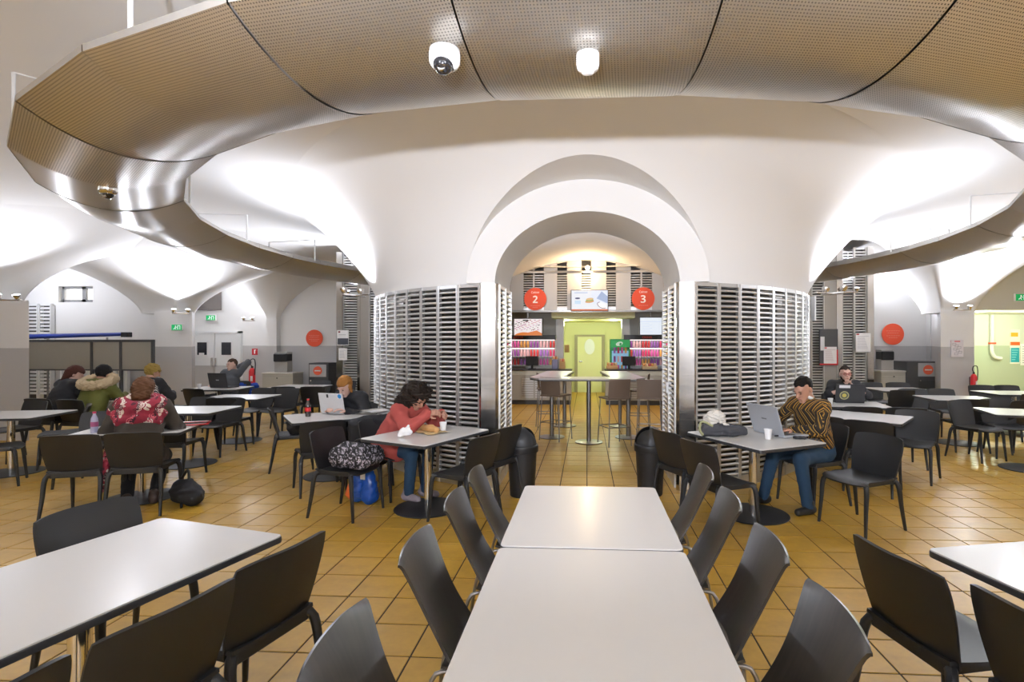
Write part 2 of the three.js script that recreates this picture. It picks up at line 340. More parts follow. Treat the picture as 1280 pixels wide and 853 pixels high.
{ // window wall of the left recess, with a real opening for the window
  const g = structGroup('wall_left_recess', 'white wall with a high window behind the glazed screen', 'wall');
  const d = 12, [wx0, wy0] = atD(73, 378, d), [wx1] = atD(116, 378, d), wy1 = 3.0;
  part(g, 'dado', bx(-16, -9.5, 0, 1.55, d, d + .3), M.dado);
  part(g, 'upper_wall', bx(-16, wx0, 1.55, 4.3, d, d + .3), M.plaster); part(g, 'upper_wall', bx(wx1, -9.5, 1.55, 4.3, d, d + .3), M.plaster);
  part(g, 'upper_wall', bx(wx0, wx1, 1.55, wy0, d, d + .3), M.plaster); part(g, 'upper_wall', bx(wx0, wx1, wy1, 4.3, d, d + .3), M.plaster);
  const w = structGroup('window_1', 'high window with grey frame in the white recess wall', 'window');
  const f = [bx(wx0, wx1, wy0, wy0 + .07, d + .1, d + .16), bx(wx0, wx1, wy1 - .06, wy1, d + .1, d + .16), bx(wx1 - .07, wx1, wy0, wy1, d + .1, d + .16), bx(wx0, wx0 + .05, wy0, wy1, d + .1, d + .16), bx(wx0 + .5, wx0 + .6, wy0, wy1, d + .1, d + .16)];
  part(w, 'window_frame', merge(f), std(lin(.28, .28, .28), .5));
  part(w, 'pane', bx(wx0 + .05, wx0 + .5, wy0 + .07, wy1 - .06, d + .12, d + .13), M.glass); part(w, 'pane', bx(wx0 + .6, wx1 - .07, wy0 + .07, wy1 - .06, d + .12, d + .13), M.glass);
  // wall outside the window, lit by an added light hidden below the sill
  struct('wall_stairwell', bx(wx0 - 3.2, wx1 + .8, 1.2, 3.9, d + 1.5, d + 1.6), M.white, 'pale wall seen through the high window', 'wall');
  const l = new THREE.RectAreaLight(0xffffff, 90, 1.6, .6); l.position.copy(V((wx0 + wx1) / 2 - .6, 2.05, d + .7)); l.lookAt(V((wx0 + wx1) / 2 - 1, 2.9, d + 1.5)); scene.add(l);
  solo('added_sill_light', bx(-.8, .8, -.02, .02, -.15, .15), std(0xffffff, .5, { emissive: 0xffffff, emissiveIntensity: 1.5 }), 'added strip light hidden below the sill of the high window', 'light', [(wx0 + wx1) / 2 - .6, 1.98, d + .65]);  // added out of view so that the window reads white
}
// slatted service walls left and right of the drum
function coreWall(s) {
  const w = s < 0 ? 'left' : 'right';
  const D = 12, a = s < 0 ? -atD(421, 400, D)[0] : atD(1092, 400, D)[0], b = a - 2.2;
  const g = structGroup('wall_service_' + w, 'steel service wall with tall louvre columns beside the ' + w + ' red disc', 'wall');
  const X = (p, q) => s < 0 ? [-q, -p] : [p, q];
  part(g, 'core', bx(...X(b, a - .06), 0, 3.75, D + .34, D + .44), M.gapShade);
  const put = (p, q, m, z = 0) => part(g, 'steel_panel', bx(...X(p, q), 0, 3.75, D - z, D + .06), m);
  put(a - .14, a, M.steel, .02);
  const cols = s < 0 ? [[a - .5, a - .16], [a - .98, a - .78]] : [[a - .4, a - .16], [a - .66, a - .42], [a - 1.32, a - 1.06]];
  put(cols[1][0] > a - .7 ? a - .8 : a - .56, cols[1][0] > a - .7 ? a - .68 : a - .5, M.steel, .03);
  put(s < 0 ? a - .78 : a - 1.05, s < 0 ? a - .56 : a - .8, M.frieze); put(b, s < 0 ? a - .98 : a - 1.32, M.frieze);
  const vis = [];
  for (const [p, q] of cols) {
    const l = []; for (let y = .1; y < 3.7; y += .06) { const c = new THREE.CylinderGeometry(.019, .019, q - p - .03, 6, 1); c.rotateZ(Math.PI / 2); l.push(c.translate((s) * (p + q) / 2, y, -(D + .02))); }
    for (const e of [p, q]) l.push(new THREE.BoxGeometry(.02, 3.74, .05).translate(s * e, 1.87, -(D + .02)));
    part(g, 'louvre_panel', merge(l), M.slat);
  }
  part(g, 'return_panel', bx(...X(a - .05, a), 0, 3.75, D + .06, 14.3), M.frieze);
  part(g, 'flank_panel', bx(...X(b - .6, b), 0, 3.75, D - 1.6, D + .4), M.frieze);
}
coreWall(-1); coreWall(1);

// ------------------------------------------------------------------ the servery inside the drum
{
  const D = 13.9;
  struct('ceiling_servery', surf((u, v) => { const d = 6.9 + 7.2 * v, hx = d < DC ? Math.min(3.32, Math.sqrt(3.36 * 3.36 - (DC - d) * (DC - d))) : 3.32, x = hx * (2 * u - 1); return [x, 3.82 - .115 * x * x, -d, x, d]; }, 32, 12), M.plaster, 'white barrel vault over the servery', 'ceiling');
  for (const s of [-1, 1]) struct('wall_servery_' + (s < 0 ? 'left' : 'right'), s < 0 ? bx(-3.45, -3.3, 0, 3.9, 10.4, 16) : bx(3.3, 3.45, 0, 3.9, 10.4, 16), M.frieze, 'steel side wall of the servery on the ' + (s < 0 ? 'left' : 'right') + ' hand', 'wall');
  const fz = structGroup('wall_servery_frieze', 'steel frieze with louvre columns above the servery counters', 'wall');
  const y0 = atD(733, 388, D)[1], y1 = 3.82;
  part(fz, 'core', bx(-3.3, 3.3, y0, y1, D + .3, D + .4), M.gapShade); part(fz, 'soffit', bx(-3.3, 3.3, y0 - .02, y0, D + .06, D + .4), M.frieze);
  const lv = [[-1.66, -1.41], [-1.37, -1.12], [-.77, -.51], [-.13, .12], [.52, .77], [1.16, 1.41], [1.46, 1.71], [-2.6, -2.3], [2.3, 2.6]];
  const edges = [-3.3]; lv.slice().sort((a, b) => a[0] - b[0]).forEach(([p, q]) => edges.push(p, q)); edges.push(3.3);
  for (let k = 0; k < edges.length; k += 2) part(fz, 'steel_panel', bx(edges[k], edges[k + 1], y0, y1, D, D + .06), M.frieze);
  for (const [p, q] of lv) { const l = []; for (let y = y0 + .1; y < 3.45; y += .063) { const c = new THREE.CylinderGeometry(.019, .019, q - p, 6, 1); c.rotateZ(Math.PI / 2); l.push(c.translate((p + q) / 2, y, -(D + .03))); } l.push(bx(p, q, y0, y0 + .08, D, D + .06)); part(fz, 'louvre_panel', merge(l), M.slat); }
  part(fz, 'bottom_rail', bx(-3.3, 3.3, y0 - .05, y0, D - .05, D + .3), M.steel);
  part(fz, 'top_rail', bx(-3.3, 3.3, 3.47, 3.53, D - .04, D), M.steel);
  // wall behind the counters and the yellow passage between them
  const B = 15.0, xl = atD(696, 430, B)[0], xr = atD(786, 430, B)[0];
  struct('wall_servery_back_left', bx(-3.3, xl, 0, 3.9, B, B + .2), M.beige, 'grey wall behind the left bottle shelves', 'wall');
  struct('wall_servery_back_right', bx(xr, 3.3, 0, 3.9, B, B + .2), M.beige, 'grey wall behind the right bottle shelves', 'wall');
  const yc = 2.3;
  struct('ceiling_passage', bx(xl - .1, xr + .1, yc, yc + .2, D + .3, 18), M.yellowWall, 'low ceiling of the yellow-lit passage', 'ceiling');
  for (const s of [-1, 1]) struct('wall_passage_' + (s < 0 ? 'left' : 'right'), s < 0 ? bx(xl - .15, xl, 0, yc, B + .2, 17.6) : bx(xr, xr + .15, 0, yc, B + .2, 17.6), M.yellowWall, 'yellow ' + (s < 0 ? 'left' : 'right') + ' side wall of the passage behind the servery', 'wall');
  struct('wall_passage_end', bx(xl - .1, xr + .1, 0, yc, 17.5, 17.7), M.yellowWall, 'yellow end wall of the passage', 'wall');
  for (const s of [-1, 1]) struct('trim_' + (s < 0 ? 1 : 2), bx(...(s < 0 ? [xl - .02, xl + .2] : [xr - .2, xr + .02]), 0, y0 - .05, B - .15, B + .2), M.frieze, 'steel jamb of the passage on the ' + (s < 0 ? 'left' : 'right') + ' hand', 'jamb');
  const dr = structGroup('door_2', 'pale yellow door with oval window at the passage end', 'door');
  const [dx0, dy1] = atD(722, 421, 17.5), [dx1] = atD(752, 421, 17.5);
  part(dr, 'door_leaf', bx(dx0, dx1, 0, dy1, 17.43, 17.5), std(lin(.74, .74, .46), .6));
  part(dr, 'door_frame', merge([bx(dx0 - .1, dx0, 0, dy1 + .06, 17.4, 17.5), bx(dx1, dx1 + .1, 0, dy1 + .06, 17.4, 17.5), bx(dx0, dx1, dy1, dy1 + .06, 17.4, 17.5)]), std(lin(.3, .27, .18), .5));
  const ov = new THREE.CylinderGeometry(.17, .17, .03, 32); ov.rotateX(Math.PI / 2); ov.scale(1, 1.5, 1);
  part(dr, 'oval_window', ov, std(lin(.8, .82, .85), .3), [(dx0 + dx1) / 2, 1.5, -17.42]);
  part(dr, 'door_handle', rbx(.12, .03, .05), M.chrome, [dx0 + .1, 1.02, -17.4]);
  for (const px of [706, 767]) {
    const [x] = atD(px, 400, 15.6);
    const l = thing('recessed_downlight', 'round recessed downlight in the passage ceiling near its ' + (px < 730 ? 'left' : 'right') + ' wall', 'light', [x, yc, 15.6]);
    part(l, 'lens', cyl(.1, .1, .012), M.lamp, [0, -.008, 0]); part(l, 'trim_ring', new THREE.TorusGeometry(.11, .012, 8, 24).rotateX(Math.PI / 2), M.white, [0, -.006, 0]);
    const p = new THREE.PointLight(0xf4ffd8, 3.2); p.position.copy(V(x, yc - .1, 15.6)); p.castShadow = true; p.shadow.radius = 4; scene.add(p);
  }
  // counters
  for (const s of [-1, 1]) {
    const a = s < 0 ? -3.2 : atD(757, 480, D)[0], b = s < 0 ? atD(714, 480, D)[0] : 3.2, w = s < 0 ? 'left' : 'right';
    const c = thing('service_counter', (s < 0 ? 'beige louvred service counter under the colourful menu display' : 'beige louvred service counter under the pale blue display'), 'counter', [0, 0, 0]);
    part(c, 'body', bx(a, b, .12, .78, D, D + .5), M.beige); part(c, 'plinth', bx(a + .02, b - .02, 0, .12, D + .05, D + .45), M.darkGrey);
    part(c, 'top_band', bx(a, b, .78, .9, D - .02, D + .5), std(lin(.6, .6, .5), .4)); part(c, 'worktop', bx(a - .02, b + .02, .9, .93, D - .06, D + .55), M.black);
    for (const q of s < 0 ? [-1.55, -1.2] : [1.25, 1.6]) { const l = []; for (let y = .2; y < .74; y += .06) l.push(new THREE.BoxGeometry(.3, .03, .03).translate(q, y, -(D - .01))); part(c, 'louvre_grille', merge(l), M.slat); }
  }
}
// green-lit passage on the right, behind the right pier
{
  const D = 13.2, x0 = 9.27;
  struct('wall_right_lintel', bx(x0, 13.5, 2.42, 4.3, D, D + .3), M.plaster, 'white wall above the green-lit passage with the exit sign', 'wall');
  const g = structGroup('wall_right_passage', 'pale green wall with darker dado in the lit passage', 'wall');
  part(g, 'dado', bx(x0, 13.5, 0, 1.55, 16.0, 16.2), std(lin(.5, .56, .42), .8)); part(g, 'upper_wall', bx(x0, 13.5, 1.55, 2.6, 16.0, 16.2), M.greenWall);
  struct('wall_right_passage_side', bx(x0 - .1, x0, 0, 2.6, D + .1, 16.1), M.greenWall, 'pale green side wall of the lit passage', 'wall');
  struct('ceiling_right_passage', bx(x0 - .1, 13.5, 2.45, 2.6, D + .3, 16.2), M.greenWall, 'low ceiling of the green-lit passage', 'ceiling');
  for (const [px, d] of [[1223, 14.2], [1300, 14.2]]) {
    const [x] = atD(px, 395, d);
    const l = thing('passage_light', 'flat round ceiling light in the green passage ' + (px < 1250 ? 'next to the white pier' : 'deeper to the right'), 'light', [x, 2.45, d]);
    part(l, 'lens', cyl(.14, .14, .02), M.lamp, [0, -.011, 0]);
    const p = new THREE.PointLight(0xf4ffe2, 8); p.position.copy(V(x, 2.3, d)); p.castShadow = true; p.shadow.radius = 5; scene.add(p);
  }
  const [pa] = atD(1241, 400, 15.9), pipe = thing('wall_pipe', 'white pipe with a bend on the pale green passage wall', 'pipe');
  part(pipe, 'pipe', tube([[pa, 2.44, -15.92], [pa, 1.8, -15.92], [pa, 1.35, -15.92], [pa + .08, 1.22, -15.92], [pa + .25, 1.18, -15.92]], .05, 30), M.white);
  part(pipe, 'red_clip', rbx(.13, .05, .13), M.orange, [pa, 1.62, -15.92]);
  const poster = (x0, y0, x1, y1, tex, label) => { const [a, t] = atD(x0, y0, 15.98), [b, o] = atD(x1, y1, 15.98); solo('wall_poster', new THREE.BoxGeometry(b - a, t - o, .012), std(0xffffff, .6, { map: tex }), label, 'poster', [(a + b) / 2, (t + o) / 2, 15.99]); };
  poster(1263, 412, 1275, 455, canvasTex(64, 220, (c, w, h) => { c.fillStyle = '#f3f1e6'; c.fillRect(0, 0, w, h); c.fillStyle = '#f2b632'; c.fillRect(4, 20, w - 16, 26); c.fillStyle = '#ef6a2a'; c.fillRect(2, 80, w, 22); c.fillStyle = '#1fa3b8'; c.fillRect(4, 118, w - 8, 92); c.fillStyle = '#7fd0d8'; for (let i = 0; i < 5; i++) c.fillRect(10, 130 + i * 15, 44 - i * 5, 6); }), 'tall turquoise and orange poster on the pale green wall');
  poster(1276, 430, 1292, 457, canvasTex(64, 96, (c, w, h) => { c.fillStyle = '#fbfbf8'; c.fillRect(0, 0, w, h); c.fillStyle = '#b7b7b7'; for (let i = 0; i < 8; i++) c.fillRect(8, 12 + i * 10, 48 - (i % 3) * 8, 3); }), 'white notice sheet beside the turquoise poster');
}
// ------------------------------------------------------------------ the ring duct under the vault
{
  const C = 7.65, RR = 5.35, HW = .5, SAG = .165, YB = 2.8;
  const half = [4.9, 13.6, 22.8, 32.2, 42.2, 52.4, 62.7, 73, 83.6, 94, 104, 114, 123];
  const ang = [...half.map(a => -a).reverse(), ...half];
  const g = thing('ventilation_duct', 'perforated stainless steel duct bent in a ring under the vault', 'duct');
  const at = (phi, s, y) => [(RR + .05 - .32 * sstep(10, 85, Math.abs(phi) * 180 / Math.PI) - s) * Math.sin(phi), y, -(C - (RR - s) * Math.cos(phi))];
  const NC = 20;
  for (let k = 0; k < ang.length - 1; k++) {
    const gap = .0008, a = R(ang[k]) + gap, b = R(ang[k + 1]) - gap, mid = Math.abs(ang[k] + ang[k + 1]) / 2;
    const sec = []; let len = 0, ps = -HW, py = YB + SAG;
    for (let i = 0; i <= NC; i++) { const s = -HW + 2 * HW * i / NC, y = YB + SAG * Math.pow(s / HW, 2); len += Math.hypot(s - ps, y - py); ps = s; py = y; sec.push([s, y, len]); }
    const up = (k % 2) * .004, geo = [];
    geo.push(surf((u, v) => { const i = Math.round(v * NC), [s, y, l] = sec[i], A = at(a, s, y + up), B = at(b, s, y + up); const L = Math.hypot(A[0] - B[0], A[2] - B[2]); return [A[0] + (B[0] - A[0]) * u, y + up, A[2] + (B[2] - A[2]) * u, u * L, l]; }, 1, NC));
    const bot = geo[0];
    // lid and lips close the sheet
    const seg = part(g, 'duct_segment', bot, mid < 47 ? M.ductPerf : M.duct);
    const t0 = YB + SAG + .004, t1 = t0 + .03, box = [];
    const quad = (p, q, r, s2) => { const o = new THREE.BufferGeometry(); o.setAttribute('position', new THREE.Float32BufferAttribute([...p, ...q, ...r, ...p, ...r, ...s2], 3)); o.setAttribute('uv', new THREE.Float32BufferAttribute([0, 0, 1, 0, 1, 1, 0, 0, 1, 1, 0, 1], 2)); o.computeVertexNormals(); return o; };
    for (const s of [-HW, HW]) box.push(quad(at(a, s, YB + SAG), at(b, s, YB + SAG), at(b, s, t1), at(a, s, t1)));
    box.push(quad(at(a, -HW, t1), at(b, -HW, t1), at(b, HW, t1), at(a, HW, t1)));
    for (const s of [-.36, .36]) box.push(quad(at(a, s, t1), at(b, s, t1), at(b, s, t1 + .07), at(a, s, t1 + .07)));
    box.push(quad(at(a, -.36, t1 + .07), at(b, -.36, t1 + .07), at(b, .36, t1 + .07), at(a, .36, t1 + .07)));
    part(seg, 'lid', mergeGeometries(box), M.lid);
  }
  for (let k = 0; k < ang.length; k += 1) {                          // slim hanger portals straddling the duct
    const phi = R(ang[k] + 3), A = at(phi, -.46, 0), B = at(phi, .46, 0), y = YB + SAG;
    if (Math.abs(ang[k]) < 8 || k % 2) continue;
    part(g, 'hanger_rod', merge([rod([A[0], y, A[2]], [A[0], y + .4, A[2]], .011), rod([B[0], y, B[2]], [B[0], y + .4, B[2]], .011), rod([A[0], y + .4, A[2]], [B[0], y + .4, B[2]], .006)]), M.white);
  }
  // fittings under the duct
  const dome = (x, d, y, sc, label, dark, tilt) => {
    const c = thing('dome_camera', label, 'camera', [x, y, d]);
    part(c, 'housing', lathe([[0, .03], [.082, .03], [.085, -.005], [.083, -.04], [.07, -.062], [.05, -.07]], 28).scale(sc, sc, sc), dark ? M.chrome : M.white);
    part(c, 'dome', new THREE.SphereGeometry(.055 * sc, 24, 16), phy(lin(.01, .01, .012), .05, { clearcoat: 1, clearcoatRoughness: .02 }), [0, -.062 * sc, dark ? 0 : .02]);
    part(c, 'lens', cyl(.02 * sc, .022 * sc, .014 * sc).rotateX(Math.PI / 2.6), M.chrome, [0, -.096 * sc, .03 + (dark ? 0 : .012)]);
  };
  dome(-.56, 2.06, 2.785, .72, 'white dome camera with dark glass under the perforated duct', false);
  dome(-3.55, 3.72, 2.80, .72, 'chrome dome camera under the left bend of the duct', true);
  { const c = thing('smoke_detector', 'white round smoke detector under the middle of the duct', 'detector', [.006, 2.80, 2.13]); part(c, 'base', cyl(.046, .046, .04, 28), M.white, [0, -.012, 0]); part(c, 'head', lathe([[.046, 0], [.042, -.018], [.026, -.026], [.024, -.034], [0, -.034]], 28), M.white, [0, -.032, 0]); }
  for (const [px, py, n] of [[162, 280, 'left'], [1268, 301, 'right']]) { const [x, d] = atH(px, py, 2.84); const c = thing('duct_spotlight', 'small round spotlight set in the ' + n + ' limb of the duct', 'light', [x, 2.845, d]); part(c, 'trim_ring', cyl(.075, .075, .05, 24), M.chrome); part(c, 'lens', cyl(.05, .05, .006, 24), M.lamp, [0, -.03, 0]); const l = new THREE.PointLight(WARM, 4); l.position.copy(V(x, 2.77, d)); l.castShadow = true; l.shadow.radius = 2; scene.add(l); }
}
// ------------------------------------------------------------------ wall uplights
function uplight(x, y, d, heading, label, k = 1, tilt = .75, cone = 80, arm = .06) {
  const t = thing('wall_uplight', label, 'light', [x, y, d], heading);
  part(t, 'bracket', merge([rbx(.34, .03, .05, .01), moved(rbx(.04, .025, arm, .008), 0, 0, arm / 2)]), M.steel, [0, 0, 0]);
  for (const s of [-1, 1]) {
    const h = part(t, 'lamp_head', lathe([[.0, -.05], [.03, -.05], [.055, .03], [.05, .03], [.028, -.03]], 16), M.chrome, [s * .13, .06, -.03]); h.rotation.x = -.35;
    part(h, 'lens', cyl(.045, .045, .006, 16), M.lamp, [0, .028, 0]);
  }
  const L = new THREE.SpotLight(WARM, UP * k, 0, R(cone), 1, 2), f = [Math.sin(R(heading)), Math.cos(R(heading))];
  L.position.copy(V(x + f[0] * .03, y + .13, d + f[1] * .03)); L.target.position.copy(V(x + f[0] * tilt, y + 1.13, d + f[1] * tilt)); L.castShadow = true; L.shadow.radius = 5;
  scene.add(L, L.target);
}
{
  const P = (a, r) => pol(r, R(a));
  let q = P(-58, 3.8); uplight(q[0], 2.3, q[1], -58, 'pair of uplights on the left end of the drum cladding', .7, 0, 68, .34);
  q = P(60, 3.8); uplight(q[0], 2.3, q[1], 60, 'pair of uplights on the right end of the drum cladding', .7, 0, 68, .34);
  uplight(-9.55, 2.35, 8.2, 165, 'pair of uplights on the broad pier left of the screen', .27, .9);
  uplight(-12.7, 2.35, 9.35, 5, 'added pair of uplights on the back of the broad left pier', .3, .9);  // added, hidden by the pier: brightens the recess wall
  uplight(-9.05, 2.3, 11.3, 150, 'pair of uplights on the pier beside the green exit box', .42, .9);
  { const [x, y] = atD(311, 401, 14.3); uplight(x, y, 14.3, 180, 'pair of uplights on the wall above the fire extinguisher', .35, .9); }
  uplight(8.1, 2.35, 11.9, 190, 'pair of uplights on the right pier above the framed notice', .55, .9);
  uplight(10.9, 2.35, 8.0, 220, 'pair of uplights on the pier beyond the right tables', 1.3, .9);
  uplight(-4.6, 2.35, -4.25, 180, 'pair of uplights on the rear face of the left rear pier', 2.4, .9);
  uplight(4.6, 2.35, -4.25, 180, 'pair of uplights on the rear face of the right rear pier', 2.4, .9);
  uplight(-3.6, 2.35, -3.4, 90, 'pair of uplights on the inner face of the left rear pier', 1.9);
  uplight(3.6, 2.35, -3.4, -90, 'pair of uplights on the inner face of the right rear pier', 1.9);
  uplight(-5.5, 2.35, -3.4, -90, 'pair of uplights on the outer face of the left rear pier', 1.9);
  uplight(5.5, 2.35, -3.4, 90, 'pair of uplights on the outer face of the right rear pier', 1.9);
  uplight(5.75, 2.75, 11.9, 180, 'pair of uplights on the right steel service wall', .45, .9);
  uplight(-5.35, 2.75, 11.9, 180, 'added pair of uplights on the left steel service wall', .3, .9);  // added fixture: lifts the dim ceiling above the duct
  uplight(-8.4, 2.35, 1.8, 90, 'pair of uplights on the pier beyond the left foreground', .7, .4, 72);
  uplight(8.4, 2.35, 1.8, -90, 'pair of uplights on the pier beyond the right foreground', .7, .4, 72);
  uplight(6.62, 2.45, 13.4, 110, 'added hidden pair of uplights behind the right steel service wall', .28, .9);  // added out of view to brighten the right back wall
  // the photographer's flash head beside the camera: its shadow of the duct edge lies on the vault
  const fl = thing('flash_head', 'flash head on a slim stand beside the camera', 'light', [-.35, 0, -.3], 0);
  part(fl, 'stand', merge([rod([0, 0, .25], [0, .5, 0], .012), rod([.22, 0, -.12], [0, .5, 0], .012), rod([-.22, 0, -.12], [0, .5, 0], .012), rod([0, .3, 0], [0, 1.9, 0], .014)]), M.darkGrey);
  part(fl, 'housing', cyl(.07, .05, .2, 24).rotateX(1.9), M.darkGrey, [0, 1.97, .06]); part(fl, 'lens', cyl(.065, .065, .01, 24).rotateX(1.9), M.lamp, [0, 2.0, -.05]);
  const FL = new THREE.SpotLight(WARM, 115, 0, R(52), 1, 2); FL.position.copy(V(-.35, 2.02, -.2)); FL.target.position.copy(V(0, 3.6, 5)); FL.castShadow = true; FL.shadow.radius = 2; scene.add(FL, FL.target);
  // warm spot in the servery vault
  const s = thing('servery_spotlight', 'bare warm spotlight above the middle screen of the servery', 'light', [.03, 3.56, 13.6]);
  part(s, 'arm', rod([0, 0, -.2], [0, 0, 0], .012), M.steel); part(s, 'bulb', new THREE.SphereGeometry(.06, 20, 14), std(0xffffff, .4, { emissive: new THREE.Color(0xffd79a), emissiveIntensity: 8 }), [0, 0, .03]);
  const L = new THREE.PointLight(0xffdcae, 9); L.position.copy(V(.03, 3.54, 13.4)); L.castShadow = true; L.shadow.radius = 3; scene.add(L);
  for (const [x, d] of [[-1.6, 10.2], [1.6, 10.2]]) {
    const t = thing('servery_downlight', 'surface downlight in the servery vault over the ' + (x < 0 ? 'left' : 'right') + ' stools', 'light', [x, 3.5, d]);
    part(t, 'housing', cyl(.09, .09, .1), M.white); part(t, 'lens', cyl(.07, .07, .01), M.lamp, [0, -.055, 0]);
    const l = new THREE.PointLight(WARM, 10); l.position.copy(V(x, 3.4, d)); l.castShadow = true; l.shadow.radius = 4; scene.add(l);
  }
}
// ------------------------------------------------------------------ furniture
const tableParts = {};
function makeTable(label, x, d, heading, W = .8, Ln = 1.0, group = 'white canteen tables') {   // long side along local z
  const t = thing('canteen_table', label, 'table', [x, 0, d], heading, group);
  const key = W + '_' + Ln;
  if (!tableParts[key]) {
    const top = new THREE.ExtrudeGeometry(rrect(W - .012, Ln - .012, .03), { depth: .004, bevelEnabled: true, bevelSize: .003, bevelThickness: .002, bevelSegments: 2, curveSegments: 6 }); top.rotateX(-Math.PI / 2); top.translate(0, .734, 0);
    const edge = new THREE.ExtrudeGeometry(rrect(W - .01, Ln - .01, .03), { depth: .02, bevelEnabled: true, bevelSize: .005, bevelThickness: .004, bevelSegments: 2, curveSegments: 6 }); edge.rotateX(-Math.PI / 2); edge.translate(0, .71, 0);
    tableParts[key] = [top, edge];
  }
  part(t, 'tabletop', tableParts[key][0], M.laminate, null, 'white laminate surface'); part(t, 'edge_band', tableParts[key][1], M.edge, null, 'black edge');
  tableParts.col ??= cyl(.038, .038, .69, 24).translate(0, .36, 0); tableParts.plate ??= rbx(.3, .02, .3, .004).translate(0, .695, 0);
  tableParts.base ??= lathe([[0, 0], [.325, 0], [.33, .006], [.325, .012], [.12, .024], [.05, .028], [0, .028]], 40);
  part(t, 'column', tableParts.col, M.chrome, null, 'polished steel column'); part(t, 'mounting_plate', tableParts.plate, M.edge); part(t, 'foot_plate', tableParts.base, M.foot, null, 'round black foot plate');
  return t;
}
const hd = (x, d) => Math.atan2(x, d) * 180 / Math.PI;               // heading of a plan direction
makeTable('white table abutting the near end of another, lined by dark plywood chairs', .02, 1.825, 0, .82, 1.0);
makeTable('white table end-on to another, pointing at the arched opening, lined by plywood chairs', .02, 2.84, 0, .82, 1.0);
makeTable('white table with four black plastic chairs, nothing on it, left of the plywood chairs', -1.965, 1.94, hd(-.253, -.967), .8, 1.2);
makeTable('white table in the right foreground with two black chairs along it', 2.02, 1.93, hd(.22, -.975), .8, 1.2);
makeTable('white table at which the red-coated woman eats', -1.575, 5.17, hd(.41, .91));
makeTable('white table with the silver laptop and white wool hat', 1.595, 5.17, hd(-.456, .89));
makeTable('white table with the pale laptop, cola bottle and papers', -3.15, 6.37, hd(.797, .605));
makeTable('white table with a milk bottle and red folder before the scarfed woman', -4.71, 5.335, hd(.95, .31));
makeTable('empty white table behind the red folder table', -5.37, 6.84, hd(.99, .1));
makeTable('empty white table before the man with raised arm', -5.78, 8.5, hd(.99, .05));
makeTable('white table with a black laptop and cup below the double door', -7.3, 10.1, hd(.98, .15));
makeTable('empty white table near the left service cabinets', -5.9, 10.6, hd(.98, .0));
makeTable('empty white table beside the broad left pier', -7.25, 6.25, hd(.98, .2));
makeTable('white table in front of the three women in coats', -7.85, 8.5, hd(.98, .2));
makeTable('empty white table behind the man in the patterned sweater', 3.37, 6.72, hd(-.78, .63));
makeTable('white table with the sticker-covered black laptop', 3.85, 8.05, hd(.95, -.2));
makeTable('empty white table in the middle of the right aisle', 6.05, 9.0, hd(.98, -.1));
makeTable('empty white table at the right edge beside an angled chair', 5.75, 7.2, hd(.95, -.3));
makeTable('empty white table before the right service cabinets', 6.05, 10.6, hd(.99, 0));
makeTable('empty white table in front of the green-lit passage', 7.7, 10.0, hd(.99, -.05));

// one-piece plastic chair
const chairGeo = (() => {
  const seat = sheet((u, v) => {                                     // v: rear to front
    const x = u * 2 - 1, w = .225 - .02 * (1 - v), ex = Math.sign(x) * Math.min(1, Math.abs(x));
    const c = 1 - Math.pow(Math.abs(x), 6) * (v > .9 ? (v - .9) * 1.2 : 0);
    return [-ex * w, .445 + .012 * x * x - .012 * Math.sin(v * Math.PI) - .03 * Math.pow(Math.max(0, v - .8) / .2, 2), .2 - .44 * v * c];
  }, 16, 14, .016);
  const back = sheet((u, v) => {
    const x = u * 2 - 1, w = .205 + .032 * Math.sin(Math.min(1, v * 1.25) * Math.PI / 2), round = .012 * Math.pow(v, 10) * Math.pow(Math.abs(x), 5);
    const y = .425 + v * (.38 - .016 * Math.pow(Math.abs(x), 4));
    return [x * (w - round), y, .2 + .035 * v + .055 * Math.pow(v, 1.8) - .045 * x * x * (.4 + .6 * v) - .03 * Math.pow(1 - v, 3)];
  }, 18, 18, .013);
  const leg = (sx, sz) => {                                          // tapered leg, elbowed at the top
    const c = new THREE.CatmullRomCurve3([[.175 * sx, .425, .165 * sz], [.2 * sx, .424, .188 * sz], [.214 * sx, .39, .2 * sz], [.222 * sx, .2, .218 * sz + (sz > 0 ? .012 : 0)], [.232 * sx, 0, .236 * sz + (sz > 0 ? .03 : 0)]].map(p => new THREE.Vector3(...p)));
    const g = new THREE.TubeGeometry(c, 14, .02, 8), p = g.attributes.position, q = new THREE.Vector3();
    for (let i = 0; i < p.count; i++) { const k = Math.floor(i / 9) / 14, o = c.getPointAt(k); q.fromBufferAttribute(p, i).sub(o).multiplyScalar(1.15 - .5 * k).add(o); p.setXYZ(i, q.x, Math.max(0.0, q.y), q.z); }
    g.computeVertexNormals(); return g;
  };
  const apron = merge([moved(rbx(.38, .05, .018, .008), 0, .42, .185), moved(rbx(.016, .034, .36, .006), .19, .425, 0), moved(rbx(.016, .034, .36, .006), -.19, .425, 0)]);
  return { seat, back, legs: [leg(1, 1), leg(-1, 1), leg(1, -1), leg(-1, -1)], apron };
})();
let chair0;
function chair(x, d, heading, what, lift = 0) {
  const label = 'black plastic chair ' + what;
  if (!chair0) {
    chair0 = thing('plastic_chair', label, 'chair', [x, 0, d], heading, 'black plastic chairs');
    part(chair0, 'seat', chairGeo.seat, M.chair); part(chair0, 'backrest', chairGeo.back, M.chair); part(chair0, 'apron', chairGeo.apron, M.chair);
    for (const l of chairGeo.legs) part(chair0, 'leg', l, M.chair);
    return chair0;
  }
  const c = chair0.clone(); c.name = numbered('plastic_chair'); scene.add(c); c.position.set(x, 0, -d); c.rotation.set(0, -R(heading), 0); c.userData = { ...chair0.userData, label }; return c;
}
